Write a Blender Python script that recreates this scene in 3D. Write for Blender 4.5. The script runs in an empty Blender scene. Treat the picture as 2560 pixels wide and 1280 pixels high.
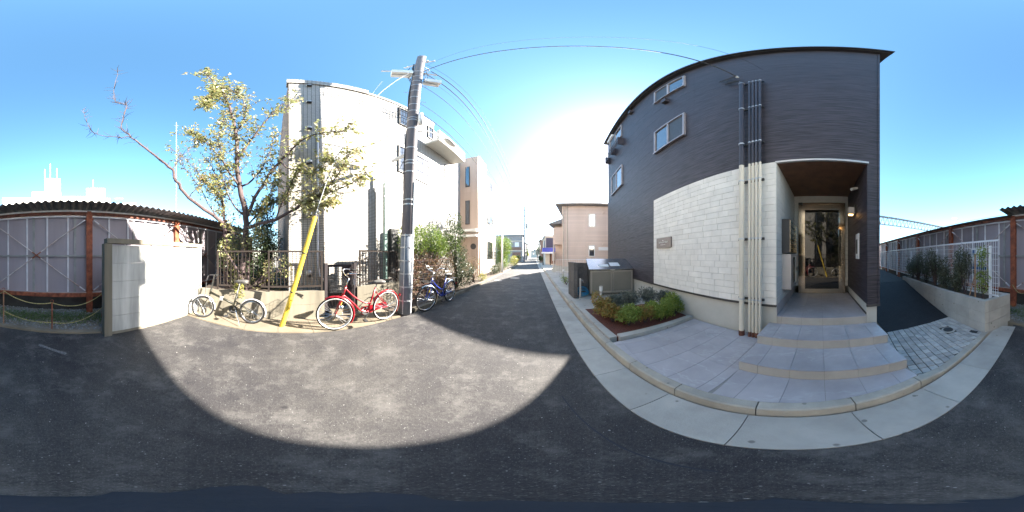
import bpy, math, random
from mathutils import Vector, Matrix
R = math.radians
rnd = random.Random(7)
scene = bpy.context.scene
col = scene.collection

# ------------------------------------------------------------------ camera, sky, sun, exposure
EYE = 1.4
SUN_AZ, SUN_EL = 30.0, 27.5          # bearing clockwise from +Y (the road), elevation
cam_d = bpy.data.cameras.new('camera')
cam_d.type = 'PANO'
try:
    cam_d.panorama_type = 'EQUIRECTANGULAR'
except Exception:
    cam_d.cycles.panorama_type = 'EQUIRECTANGULAR'
cam_d.clip_start, cam_d.clip_end = 0.02, 3000
cam = bpy.data.objects.new('camera', cam_d)
cam.location = (0, 0, EYE)
cam.rotation_euler = (R(90), 0, R(7.734))
col.objects.link(cam)
scene.camera = cam

world = bpy.data.worlds.new('World')
scene.world = world
world.use_nodes = True
wn = world.node_tree
sky = wn.nodes.new('ShaderNodeTexSky')
sky.sky_type = 'NISHITA'
sky.sun_disc = False
sky.sun_elevation = R(SUN_EL)
sky.sun_rotation = R(SUN_AZ)
sky.air_density = 0.9
sky.dust_density = 0.55
sky.ozone_density = 1.6
bg = wn.nodes['Background']
bg.inputs['Strength'].default_value = 0.054
hsv = wn.nodes.new('ShaderNodeHueSaturation')
hsv.inputs['Hue'].default_value = 0.486
hsv.inputs['Saturation'].default_value = 1.14
wn.links.new(sky.outputs[0], hsv.inputs['Color'])
wn.links.new(hsv.outputs[0], bg.inputs['Color'])

sun_d = bpy.data.lights.new('sun', 'SUN')
sun_d.energy = 3.45
sun_d.angle = R(0.53)
sun_d.color = (1.0, 0.93, 0.82)
sun = bpy.data.objects.new('sun', sun_d)
sv = Vector((math.sin(R(SUN_AZ)) * math.cos(R(SUN_EL)), math.cos(R(SUN_AZ)) * math.cos(R(SUN_EL)), math.sin(R(SUN_EL))))
sun.rotation_euler = (-sv).to_track_quat('-Z', 'Y').to_euler()
sun.location = (20, 35, 30)
col.objects.link(sun)

vs = scene.view_settings
vs.view_transform = 'Standard'
vs.look = 'None'
vs.exposure = 3.48
vs.gamma = 1.0
scene.cycles.max_bounces = 6
scene.cycles.use_denoising = True

# ------------------------------------------------------------------ helpers
def tag(o, label=None, cat=None, group=None, kind=None):
    if label: o['label'] = label
    if cat: o['category'] = cat
    if group: o['group'] = group
    if kind: o['kind'] = kind
    return o

def sight(px, py, d):
    """bearing/elevation survey of the place: a point at horizontal distance d from the tripod"""
    a = R((px - 1335) * 0.140625); e = R((640 - py) / 7.1111)
    return Vector((d * math.sin(a), d * math.cos(a), EYE + d * math.tan(e)))

class Frame:
    def __init__(s, ox, oy, ang, oz=0):
        s.o = Vector((ox, oy, oz)); s.a = ang
        s.x = Vector((math.cos(ang), math.sin(ang), 0)); s.y = Vector((-math.sin(ang), math.cos(ang), 0))
    def p(s, x, y, z=0):
        return s.o + s.x * x + s.y * y + Vector((0, 0, z))
IDF = Frame(0, 0, 0)

class MB:
    def __init__(s): s.v = []; s.f = []
    def add(s, verts, faces):
        b = len(s.v); s.v += [Vector(v) for v in verts]; s.f += [tuple(i + b for i in f) for f in faces]; return s
    def box(s, x0, x1, y0, y1, z0, z1, fr=IDF):
        P = [fr.p(x, y, z) for z in (z0, z1) for y in (y0, y1) for x in (x0, x1)]
        return s.add(P, [(0, 2, 3, 1), (4, 5, 7, 6), (0, 1, 5, 4), (2, 6, 7, 3), (0, 4, 6, 2), (1, 3, 7, 5)])
    def bar(s, a, b, w, h=None, up=(0, 0, 1)):
        a, b = Vector(a), Vector(b); h = h or w
        d = (b - a).normalized(); up = Vector(up)
        if abs(d.dot(up)) > .98: up = Vector((1, 0, 0))
        sd = d.cross(up).normalized(); u = sd.cross(d)
        P = [q + sd * (i * w / 2) + u * (j * h / 2) for q in (a, b) for j in (-1, 1) for i in (-1, 1)]
        return s.add(P, [(0, 2, 3, 1), (4, 5, 7, 6), (0, 1, 5, 4), (2, 6, 7, 3), (0, 4, 6, 2), (1, 3, 7, 5)])
    def tube(s, pts, r, n=8, close=False, caps=True):
        pts = [Vector(p) for p in pts]; m = len(pts)
        rr = r if isinstance(r, (list, tuple)) else [r] * m
        prev = None; rings = []
        for i, p in enumerate(pts):
            if close: d = pts[(i + 1) % m] - pts[i - 1]
            else: d = pts[min(i + 1, m - 1)] - pts[max(i - 1, 0)]
            if d.length < 1e-9: d = Vector((0, 0, 1))
            d.normalize()
            if prev is None:
                q = Vector((0, 0, 1)) if abs(d.z) < .9 else Vector((1, 0, 0))
                sd = d.cross(q).normalized()
            else:
                sd = prev - d * prev.dot(d)
                sd = sd.normalized() if sd.length > 1e-6 else d.orthogonal().normalized()
            prev = sd; u = d.cross(sd)
            rings.append([p + (sd * math.cos(2 * math.pi * k / n) + u * math.sin(2 * math.pi * k / n)) * rr[i] for k in range(n)])
        V = [v for rg in rings for v in rg]; F = []
        for i in range(m if close else m - 1):
            j = (i + 1) % m
            for k in range(n):
                F.append((i * n + k, i * n + (k + 1) % n, j * n + (k + 1) % n, j * n + k))
        if caps and not close:
            F.append(tuple(range(n - 1, -1, -1))); F.append(tuple((m - 1) * n + k for k in range(n)))
        return s.add(V, F)
    def cyl(s, a, b, r, r2=None, n=12):
        return s.tube([a, b], [r, r if r2 is None else r2], n)
    def prism(s, poly, z0, z1):
        n = len(poly)
        V = [(p[0], p[1], z0) for p in poly] + [(p[0], p[1], z1) for p in poly]
        F = [tuple(range(n - 1, -1, -1)), tuple(range(n, 2 * n))] + [(i, (i + 1) % n, (i + 1) % n + n, i + n) for i in range(n)]
        return s.add(V, F)
    def quad(s, a, b, c, d): return s.add([a, b, c, d], [(0, 1, 2, 3)])
    def ellipsoid(s, c, rx, ry, rz, n=10, m=7, jit=0):
        V = []; F = []
        for j in range(m + 1):
            t = math.pi * j / m
            for k in range(n):
                p = 2 * math.pi * k / n; q = 1 + (rnd.uniform(-jit, jit) if jit else 0)
                V.append((c[0] + rx * q * math.sin(t) * math.cos(p), c[1] + ry * q * math.sin(t) * math.sin(p), c[2] + rz * q * math.cos(t)))
        for j in range(m):
            for k in range(n):
                F.append((j * n + k, (j + 1) * n + k, (j + 1) * n + (k + 1) % n, j * n + (k + 1) % n))
        return s.add(V, F)
    def leaf(s, p, L, w, up=None):
        d = Vector((rnd.gauss(0, 1), rnd.gauss(0, 1), rnd.gauss(-.15, .7)))
        if up: d = d * .6 + Vector(up)
        d.normalize()
        sd = d.cross(Vector((rnd.gauss(0, .5), rnd.gauss(0, .5), 1))).normalized(); nn = sd.cross(d)
        p = Vector(p)
        return s.add([p, p + d * L * .45 + sd * w / 2 + nn * w * .15, p + d * L - nn * L * .12, p + d * L * .45 - sd * w / 2 + nn * w * .15], [(0, 1, 2, 3)])

WL = {}
def obj(name, mb, mat, parent=None, local=False, smooth=False, kind=None):
    lo = Vector((min(v.x for v in mb.v), min(v.y for v in mb.v), min(v.z for v in mb.v)))
    hi = Vector((max(v.x for v in mb.v), max(v.y for v in mb.v), max(v.z for v in mb.v)))
    c = (lo + hi) / 2 if parent or local else Vector(((lo.x + hi.x) / 2, (lo.y + hi.y) / 2, lo.z))
    me = bpy.data.meshes.new(name)
    me.from_pydata([v - c for v in mb.v], [], mb.f)
    if smooth:
        me.polygons.foreach_set('use_smooth', [True] * len(me.polygons))
    me.materials.append(mat)
    o = bpy.data.objects.new(name, me); col.objects.link(o)
    if parent:
        o.parent = parent
        o.location = c - WL[parent.name]
    else:
        o.location = c
    WL[o.name] = c
    if kind: o['kind'] = kind
    return o

def thing(name, loc, label=None, cat=None, group=None, rz=0, local=False):
    o = bpy.data.objects.new(name, None); col.objects.link(o)
    o.location = loc; o.rotation_euler = (0, 0, rz)
    o.empty_display_size = .2
    WL[o.name] = Vector((0, 0, 0)) if local else Vector(loc)
    return tag(o, label, cat, group)

_unit = {}
def unit_mesh(mat):
    if mat.name not in _unit:
        b = MB(); e = .5
        b.box(-e, e, -e, e, -e, e)
        me = bpy.data.meshes.new('piece'); me.from_pydata(b.v, [], b.f); me.materials.append(mat)
        _unit[mat.name] = me
    return _unit[mat.name]
def piece(name, mat, parent, loc, size, rz=0, tilt=None):
    o = bpy.data.objects.new(name, unit_mesh(mat)); col.objects.link(o)
    o.parent = parent; o.location = Vector(loc) - WL[parent.name]; o.scale = size
    o.rotation_euler = (0, 0, rz)
    return o

def clip(poly, nx, ny, c):
    """keep nx*x + ny*y <= c"""
    out = []
    for i in range(len(poly)):
        a, b = poly[i], poly[(i + 1) % len(poly)]
        da, db = nx * a[0] + ny * a[1] - c, nx * b[0] + ny * b[1] - c
        if da <= 0: out.append(a)
        if (da < 0 < db) or (db < 0 < da):
            t = da / (da - db); out.append((a[0] + (b[0] - a[0]) * t, a[1] + (b[1] - a[1]) * t))
    return out
def clip_convex(poly, region):
    """region counter-clockwise convex polygon"""
    for i in range(len(region)):
        a, b = region[i], region[(i + 1) % len(region)]
        nx, ny = b[1] - a[1], -(b[0] - a[0])
        poly = clip(poly, nx, ny, nx * a[0] + ny * a[1])
        if len(poly) < 3: return []
    return poly
def area(p): return abs(sum(p[i][0] * p[(i + 1) % len(p)][1] - p[(i + 1) % len(p)][0] * p[i][1] for i in range(len(p)))) / 2

# ------------------------------------------------------------------ materials
def nt(name):
    m = bpy.data.materials.new(name); m.use_nodes = True
    t = m.node_tree; b = t.nodes['Principled BSDF']
    return m, t, b
def ramp(t, fac, stops):
    r = t.nodes.new('ShaderNodeValToRGB'); el = r.color_ramp.elements
    while len(el) < len(stops): el.new(0.5)
    for e, (p, c) in zip(el, stops): e.position = p; e.color = (*c, 1)
    t.links.new(fac, r.inputs[0]); return r.outputs[0]
def noise(t, vec, scale, detail=4, rough=.6):
    n = t.nodes.new('ShaderNodeTexNoise'); n.inputs['Scale'].default_value = scale
    n.inputs['Detail'].default_value = detail; n.inputs['Roughness'].default_value = rough
    t.links.new(vec, n.inputs['Vector']); return n.outputs['Fac']
def mixc(t, fac, a, b, mode='MIX'):
    n = t.nodes.new('ShaderNodeMix'); n.data_type = 'RGBA'; n.blend_type = mode
    if isinstance(fac, float): n.inputs[0].default_value = fac
    else: t.links.new(fac, n.inputs[0])
    for s, i in ((a, 6), (b, 7)):
        if isinstance(s, tuple): n.inputs[i].default_value = (*s, 1)
        else: t.links.new(s, n.inputs[i])
    return n.outputs[2]
def pos(t, scale=None, rz=0):
    g = t.nodes.new('ShaderNodeNewGeometry')
    if scale is None and not rz: return g.outputs['Position']
    m = t.nodes.new('ShaderNodeMapping'); m.vector_type = 'POINT'
    m.inputs['Rotation'].default_value = (0, 0, rz)
    m.inputs['Scale'].default_value = scale or (1, 1, 1)
    t.links.new(g.outputs['Position'], m.inputs['Vector']); return m.outputs['Vector']
def bump(t, b, h, strength=.3, dist=.01):
    n = t.nodes.new('ShaderNodeBump'); n.inputs['Strength'].default_value = strength; n.inputs['Distance'].default_value = dist
    t.links.new(h, n.inputs['Height']); t.links.new(n.outputs[0], b.inputs['Normal'])
def sc(c, k): return tuple(min(1, x * k) for x in c)
def mat(name, c, rough=.7, var=.15, scale=6.0, metal=0.0, bmp=.15, bscale=60.0, objvar=0.0, c2=None, spec=None, streak=False, spots=0.0):
    m, t, b = nt(name)
    v = pos(t, (1, 1, .12)) if streak else pos(t)
    f = noise(t, v, scale)
    o = ramp(t, f, [(.3, sc(c, 1 - var)), (.7, c2 or sc(c, 1 + var))])
    if objvar:
        oi = t.nodes.new('ShaderNodeObjectInfo')
        o = mixc(t, 1.0, o, ramp(t, oi.outputs['Random'], [(0, (1 - objvar,) * 3), (1, (1, 1, 1))]), 'MULTIPLY')
    if spots:
        vo = t.nodes.new('ShaderNodeTexVoronoi'); vo.inputs['Scale'].default_value = 5.5; t.links.new(pos(t), vo.inputs['Vector'])
        ad = t.nodes.new('ShaderNodeMath'); ad.operation = 'MULTIPLY_ADD'; ad.inputs[1].default_value = .10
        t.links.new(noise(t, pos(t), 22, 3), ad.inputs[0]); t.links.new(vo.outputs['Distance'], ad.inputs[2])
        o = mixc(t, ramp(t, ad.outputs[0], [(.115, (spots,) * 3), (.155, (0, 0, 0))]), o, sc(c, .28))
        o = mixc(t, ramp(t, noise(t, pos(t), 1.3, 5, .7), [(.52, (0, 0, 0)), (.75, (.5, .5, .5))]), o, sc(c, .62))
    t.links.new(o, b.inputs['Base Color'])
    b.inputs['Roughness'].default_value = rough; b.inputs['Metallic'].default_value = metal
    if spec is not None: b.inputs['Specular IOR Level'].default_value = spec
    if bmp: bump(t, b, noise(t, pos(t), bscale, 3), bmp, .006)
    return m
def leafmat(name, cols, rough=.45, trans=.3):
    m, t, b = nt(name)
    g = t.nodes.new('ShaderNodeNewGeometry')
    k = len(cols)
    c = ramp(t, g.outputs['Random Per Island'], [(i / max(1, k - 1), cc) for i, cc in enumerate(cols)])
    t.links.new(c, b.inputs['Base Color']); b.inputs['Roughness'].default_value = rough
    tr = t.nodes.new('ShaderNodeBsdfTranslucent'); t.links.new(c, tr.inputs['Color'])
    mx = t.nodes.new('ShaderNodeMixShader'); mx.inputs[0].default_value = trans
    t.links.new(b.outputs[0], mx.inputs[1]); t.links.new(tr.outputs[0], mx.inputs[2])
    t.links.new(mx.outputs[0], t.nodes['Material Output'].inputs['Surface'])
    return m

def asphalt(name, lo, hi, speck=.5, worn=True):
    m, t, b = nt(name)
    p = pos(t)
    big = noise(t, p, .6, 6, .68)
    c = ramp(t, big, [(.3, lo), (.72, hi)])
    fine = noise(t, p, 170, 2, .8)
    c = mixc(t, .8, c, ramp(t, fine, [(.3, (.40, .40, .42)), (.72, (1.4, 1.38, 1.35))]), 'MULTIPLY')
    c = mixc(t, .8, c, ramp(t, noise(t, p, 48, 3, .7), [(.32, (.62, .62, .64)), (.68, (1.25, 1.24, 1.2))]), 'MULTIPLY')
    c = mixc(t, .7, c, ramp(t, noise(t, pos(t, (1, .35, 1), R(20)), 9, 4, .7), [(.32, (.72, .72, .75)), (.68, (1.2, 1.2, 1.17))]), 'MULTIPLY')
    if worn:
        sx = noise(t, pos(t, (.5, 3.5, 1), R(35)), 2.4, 6, .75)
        c = mixc(t, ramp(t, sx, [(.60, (0, 0, 0)), (.80, (.30, .30, .30))]), c, sc(hi, 1.8))
        # old line marks and dust rubbed into the surface
        w = noise(t, p, 2.6, 8, .78)
        c = mixc(t, ramp(t, w, [(.50, (0, 0, 0)), (.68, (.75, .75, .75))]), c, sc(hi, 1.55))
        st = noise(t, pos(t, (1, 1, 1), R(63)), 3.4, 7, .75)
        c = mixc(t, ramp(t, st, [(.30, (.65, .65, .65)), (.44, (0, 0, 0))]), c, sc(lo, .75))
        gr = noise(t, p, 95, 2, .9)
        c = mixc(t, ramp(t, gr, [(.60, (0, 0, 0)), (.70, (.7, .7, .7))]), c, sc(hi, 2.2))
        vo = t.nodes.new('ShaderNodeTexVoronoi'); vo.inputs['Scale'].default_value = 26; t.links.new(p, vo.inputs['Vector'])
        c = mixc(t, ramp(t, vo.outputs['Distance'], [(.05, (speck,) * 3), (.09, (0, 0, 0))]), c, (.5, .5, .48))
        vd = t.nodes.new('ShaderNodeTexVoronoi'); vd.inputs['Scale'].default_value = 1.7; t.links.new(p, vd.inputs['Vector'])
        dn = noise(t, p, 30, 3)
        ad = t.nodes.new('ShaderNodeMath'); ad.operation = 'MULTIPLY_ADD'; ad.inputs[1].default_value = .06
        t.links.new(dn, ad.inputs[0]); t.links.new(vd.outputs['Distance'], ad.inputs[2])
        c = mixc(t, ramp(t, ad.outputs[0], [(.06, (.7, .7, .7)), (.085, (0, 0, 0))]), c, sc(lo, .45))
    t.links.new(c, b.inputs['Base Color']); b.inputs['Roughness'].default_value = .82
    b.inputs['Specular IOR Level'].default_value = .35
    bump(t, b, fine, .55, .006)
    return m

def siding(name, c, ang):
    """dark panel siding with irregular fine horizontal ribs"""
    m, t, b = nt(name)
    f = noise(t, pos(t, (1.3, 1.3, 75), -ang), 1.0, 2, .5)
    g = noise(t, pos(t, (3.0, 3.0, 38), -ang), 1.0, 2, .5)
    mx = t.nodes.new('ShaderNodeMath'); mx.operation = 'ADD'; t.links.new(f, mx.inputs[0]); t.links.new(g, mx.inputs[1])
    hf = t.nodes.new('ShaderNodeMath'); hf.operation = 'MULTIPLY'; hf.inputs[1].default_value = .5; t.links.new(mx.outputs[0], hf.inputs[0]); mx = hf
    cc = ramp(t, mx.outputs[0], [(.38, sc(c, .40)), (.49, sc(c, .92)), (.60, sc(c, 1.6))])
    oi = t.nodes.new('ShaderNodeObjectInfo')
    cc = mixc(t, 1.0, cc, ramp(t, oi.outputs['Random'], [(0, (.9, .9, .9)), (1, (1, 1, 1))]), 'MULTIPLY')
    t.links.new(cc, b.inputs['Base Color']); b.inputs['Roughness'].default_value = .55
    bump(t, b, mx.outputs[0], .8, .012)
    return m

def tilegrid(name, c, mortar, tw, th, axis='y', off=0.0, mort=.0038, rough=.45, spec=.5):
    m, t, b = nt(name)
    g = t.nodes.new('ShaderNodeNewGeometry'); s = t.nodes.new('ShaderNodeSeparateXYZ'); t.links.new(g.outputs['Position'], s.inputs[0])
    cb = t.nodes.new('ShaderNodeCombineXYZ')
    ad = t.nodes.new('ShaderNodeMath'); ad.operation = 'ADD'
    t.links.new(s.outputs['X'], ad.inputs[0]); t.links.new(s.outputs['Y'], ad.inputs[1])
    t.links.new(ad.outputs[0] if axis == 'xy' else s.outputs[axis.upper()], cb.inputs[0]); t.links.new(s.outputs['Z'], cb.inputs[1])
    br = t.nodes.new('ShaderNodeTexBrick'); br.offset = off; br.squash = 1
    br.inputs['Scale'].default_value = 1; br.inputs['Brick Width'].default_value = tw; br.inputs['Row Height'].default_value = th
    br.inputs['Mortar Size'].default_value = mort; br.inputs['Mortar Smooth'].default_value = .1; br.inputs['Bias'].default_value = 0
    br.inputs['Color1'].default_value = (*sc(c, .92), 1); br.inputs['Color2'].default_value = (*sc(c, 1.05), 1); br.inputs['Mortar'].default_value = (*mortar, 1)
    t.links.new(cb.outputs[0], br.inputs['Vector'])
    dirt = noise(t, pos(t, (1, 1, .15)), 1.6, 4)
    cc = mixc(t, .6, br.outputs['Color'], ramp(t, dirt, [(.3, (.82, .8, .78)), (.6, (1, 1, 1))]), 'MULTIPLY')
    t.links.new(cc, b.inputs['Base Color']); b.inputs['Roughness'].default_value = rough; b.inputs['Specular IOR Level'].default_value = spec
    inv = t.nodes.new('ShaderNodeMath'); inv.operation = 'SUBTRACT'; inv.inputs[0].default_value = 1; t.links.new(br.outputs['Fac'], inv.inputs[1])
    bump(t, b, inv.outputs[0], .5, .004)
    return m

def glassy(name, c=(.02, .022, .025), ior=1.9, rough=.03):
    m, t, b = nt(name)
    b.inputs['Base Color'].default_value = (*c, 1); b.inputs['Roughness'].default_value = rough; b.inputs['IOR'].default_value = ior
    bump(t, b, noise(t, pos(t), 1.6, 1), .03, .02)
    return m
def emit(name, c, k):
    m, t, b = nt(name)
    b.inputs['Base Color'].default_value = (*c, 1); b.inputs['Emission Color'].default_value = (*c, 1); b.inputs['Emission Strength'].default_value = k
    return m

BANG = R(-100.5)
M = dict(
    asphalt=asphalt('asphalt', (.027, .0255, .031), (.088, .083, .078)),
    asphalt_new=asphalt('asphalt_new', (.014, .014, .017), (.024, .024, .027), worn=False),
    ground=mat('ground_soil', (.16, .14, .11), .95, .3, 2.0, bmp=.4),
    concrete=mat('concrete', (.42, .395, .355), .85, .16, 2.2, bmp=.25, objvar=.12, spots=.75),
    kerb=mat('kerb_concrete', (.41, .375, .32), .9, .2, 3.0, bmp=.35, objvar=.10, spots=.5, spec=.2),
    oldconc=mat('old_concrete', (.16, .142, .108), .9, .35, 3.0, bmp=.35, streak=True),
    panelconc=mat('panel_concrete', (.42, .42, .40), .9, .38, 4.0, bmp=.3, objvar=.1, streak=True),
    slab=mat('slab_concrete', (.19, .155, .11), .9, .2, 2.5, bmp=.3, objvar=.08),
    joint=mat('joint_mortar', (.25, .24, .225), .95, .1, 8.0, bmp=.1),
    tile=None,
    paver=mat('paver_stone', (.46, .44, .415), .85, .16, 9.0, bmp=.35, objvar=.3),
    siding=siding('dark_siding', (.040, .033, .041), BANG),
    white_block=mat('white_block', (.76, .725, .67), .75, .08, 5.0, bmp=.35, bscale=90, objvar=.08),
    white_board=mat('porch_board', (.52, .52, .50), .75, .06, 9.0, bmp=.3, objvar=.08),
    mortar=mat('block_joint', (.50, .485, .46), .9, .1, 4.0),
    found=mat('foundation_render', (.47, .46, .42), .85, .08, 2.0, bmp=.2),
    trim_dark=mat('dark_metal_trim', (.05, .046, .044), .5, .1, 3.0, bmp=0),
    fascia=mat('dark_fascia', (.03, .028, .030), .5, .1, 3.0, bmp=0),
    wood=mat('porch_ceiling_wood', (.16, .08, .045), .55, .25, 5.0, bmp=.1),
    steel=mat('brushed_steel', (.46, .41, .34), .17, .06, 3.0, metal=1.0, bmp=0),
    alu=mat('aluminium', (.52, .50, .49), .4, .06, 3.0, metal=.6, bmp=0),
    frame_grey=mat('window_frame', (.33, .30, .31), .45, .06, 3.0, metal=.3, bmp=0),
    glass=glassy('window_glass', ior=2.8),
    door_glass=glassy('door_glass', (.010, .010, .010), 1.6, .0),
    screen=mat('insect_screen', (.045, .05, .06), .5, .2, 20.0),
    pipe_cream=mat('cream_pipe', (.62, .56, .46), .5, .08, 3.0, bmp=.05, streak=True),
    pipe_dark=mat('dark_pipe', (.036, .032, .042), .4, .08, 3.0, bmp=.05),
    galv=mat('galvanised_steel', (.52, .53, .54), .45, .15, 12.0, metal=.5, bmp=.05),
    rust=mat('rusty_paint', (.24, .055, .026), .75, .5, 9.0, bmp=.4, c2=(.34, .10, .045)),
    rust_dull=mat('dull_rust', (.13, .045, .028), .8, .5, 9.0, bmp=.4),
    fencepanel=mat('mauve_fence_panel', (.29, .255, .28), .7, .14, 1.6, bmp=.06, objvar=.12, streak=True),
    brace_steel=mat('rusting_rod', (.36, .17, .11), .7, .3, 4.0, c2=(.66, .63, .62)),
    stud=mat('grey_stud', (.58, .57, .60), .6, .14, 6.0, bmp=.05),
    gantry=mat('gantry_steel', (.13, .17, .20), .6, .1, 3.0, bmp=0),
    stud_dull=mat('dull_stud', (.24, .24, .235), .7, .2, 6.0, bmp=.05),
    slate=mat('corrugated_slate', (.16, .155, .15), .85, .25, 8.0, bmp=.3),
    dark=mat('dark_void_board', (.04, .038, .034), .9, .3, 3.0),
    white_tile=tilegrid('cream_wall_tile', (.42, .395, .36), (.035, .03, .028), .0975, .042, mort=.0052),
    white_tile_side=tilegrid('cream_wall_tile_end', (.27, .225, .20), (.08, .065, .06), .0975, .042, 'x', rough=.95, spec=.02),  # darker copy of the facade tile, the end wall's shade put into the colour
    white_render=mat('white_render', (.72, .70, .66), .8, .06, 1.5, bmp=.1),
    terracotta=tilegrid('tan_tower_cladding', (.52, .385, .305), (.40, .29, .225), .30, 3.0, 'x'),
    pale_wall=tilegrid('pale_street_cladding', (.68, .63, .56), (.52, .48, .42), .45, .15, 'y'),
    grey_render=mat('grey_render', (.42, .40, .39), .8, .08, 1.5, bmp=.1),
    beige=tilegrid('beige_house_siding', (.66, .525, .455), (.50, .39, .335), 3.0, .15, 'xy', .5),
    roof_grey=mat('grey_roof', (.20, .20, .21), .6, .12, 6.0),
    house_grey=mat('house_grey_siding', (.26, .26, .27), .7, .1, 3.0),
    house_brown=mat('house_brown_siding', (.22, .13, .10), .7, .1, 3.0),
    house_cream=mat('house_cream_wall', (.55, .50, .44), .7, .1, 3.0),
    navy=mat('navy_panel', (.055, .05, .085), .6, .1, 3.0),
    blue_awning=mat('blue_awning', (.08, .09, .42), .6, .1, 3.0),
    white_paint=mat('white_paint', (.74, .74, .74), .5, .05, 4.0, bmp=.03),
    white_mesh=mat('white_coated_wire', (.74, .75, .78), .45, .04, 4.0, bmp=0),
    fence_brown=mat('brown_aluminium', (.030, .024, .021), .75, .12, 5.0, metal=0.0, spec=.1, bmp=.03),
    gate_grey=mat('bronze_gate', (.040, .034, .036), .75, .12, 5.0, metal=0.0, spec=.1, bmp=.03),
    pole_conc=mat('pole_concrete', (.135, .124, .133), .85, .12, 5.0, bmp=.25, streak=True),
    pole_sleeve=mat('pole_sleeve', (.17, .19, .22), .55, .12, 6.0, bmp=.06),
    cable=mat('black_cable', (.018, .018, .02), .6, .1, 5.0, bmp=0),
    yellow=mat('yellow_guard', (.62, .40, .03), .5, .25, 14.0, bmp=.05, c2=(.84, .58, .05), streak=True),
    green_post=mat('green_painted_steel', (.14, .22, .19), .5, .15, 6.0, bmp=.05, streak=True),
    red=mat('red_paint', (.24, .005, .012), .3, .06, 5.0, bmp=0),
    blue=mat('blue_paint', (.022, .04, .27), .25, .06, 5.0, bmp=0),
    black=mat('black_paint', (.022, .022, .02), .35, .1, 5.0, bmp=0),
    olive=mat('bronze_paint', (.018, .018, .012), .4, .1, 5.0, bmp=0, spec=.25),
    rubber=mat('black_rubber', (.020, .020, .020), .85, .1, 20.0, spec=.15),
    whitewall=mat('white_rubber', (.66, .65, .62), .7, .1, 20.0),
    chrome=mat('chrome', (.66, .66, .66), .16, .03, 3.0, metal=1.0, bmp=0),
    leather=mat('saddle_vinyl', (.09, .085, .08), .5, .15, 20.0),
    reflector=mat('yellow_reflector', (.80, .62, .10), .3, .1, 5.0, bmp=0),
    bark=mat('bark', (.070, .048, .048), .9, .45, 14.0, bmp=.7, bscale=40),
    twig=mat('twig', (.075, .052, .052), .9, .3, 14.0, bmp=.2),
    soil=mat('red_mulch', (.115, .035, .022), .95, .5, 40.0, bmp=.9, bscale=90),
    planter_soil=mat('planter_soil', (.075, .055, .04), .95, .4, 30.0, bmp=.8),
    pebble=mat('pebble', (.19, .185, .175), .85, .3, 30.0, bmp=.1),
    leaf_cherry=leafmat('cherry_leaf', [(.14, .16, .05), (.27, .29, .11), (.38, .37, .18), (.22, .25, .09), (.33, .25, .11), (.46, .46, .34)], .3, .42),
    leaf_green=leafmat('bright_leaf', [(.07, .13, .02), (.14, .21, .03), (.20, .26, .05)]),
    leaf_dark=leafmat('dark_leaf', [(.02, .035, .015), (.045, .07, .025), (.075, .105, .04)]),
    leaf_brown=leafmat('dry_twig_leaf', [(.16, .085, .045), (.24, .15, .08), (.20, .14, .09), (.13, .12, .04)]),
    leaf_nandina=leafmat('nandina_leaf', [(.13, .20, .03), (.22, .29, .05), (.30, .34, .07), (.17, .25, .04)]),
    leaf_nandina_red=leafmat('reddening_leaf', [(.15, .20, .04), (.36, .15, .05), (.26, .27, .05), (.42, .24, .06)]),
    leaf_grey=leafmat('lavender_leaf', [(.10, .125, .095), (.17, .185, .15), (.13, .14, .13)]),
    leaf_olive=leafmat('olive_shrub_leaf', [(.06, .065, .035), (.12, .125, .07), (.18, .18, .12)]),
    leaf_yellow=leafmat('yellow_shrub_leaf', [(.26, .27, .05), (.36, .32, .08), (.20, .24, .05)]),
    weed=leafmat('weed_leaf', [(.06, .10, .025), (.10, .15, .03), (.13, .15, .06)]),
    timber=mat('stake_timber', (.30, .17, .10), .8, .2, 12.0),
    hose=mat('blue_hose', (.03, .20, .36), .35, .06, 5.0, bmp=0),
    bin_body=mat('bronze_steel_panel', (.20, .19, .165), .42, .08, 2.0, metal=.4, bmp=0),
    bin_frame=mat('bronze_door_frame', (.34, .32, .28), .35, .08, 2.0, metal=.6, bmp=0),
    bin_lid=mat('brushed_lid', (.30, .29, .29), .25, .1, 2.0, metal=.9, bmp=0),
    paper=mat('paper_notice', (.70, .71, .72), .6, .04, 20.0, bmp=0),
    blockwall=mat('dark_split_block', (.105, .098, .095), .85, .2, 20.0, bmp=.5, objvar=.2),
    iron=mat('cast_iron', (.03, .03, .032), .6, .2, 20.0, bmp=.2),
    bronze_plate=mat('bronze_plaque', (.20, .165, .15), .4, .08, 10.0, metal=.5, bmp=0),
    ink=mat('pale_lettering', (.75, .74, .70), .5, .03, 10.0, bmp=0),
    sign_blue=mat('sign_blue', (.015, .09, .25), .4, .04, 10.0, bmp=0),
    lamp=emit('lamp_glow', (1.0, .55, .18), .8),
    worn_paint=mat('worn_road_paint', (.07, .07, .072), .85, .3, 40.0, bmp=.2, c2=(.22, .22, .22)),
    tar=mat('dark_tar', (.010, .013, .022), .6, .25, 9.0, bmp=.2),  # asphalt joint, and the added smear patch below the camera
)
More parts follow.
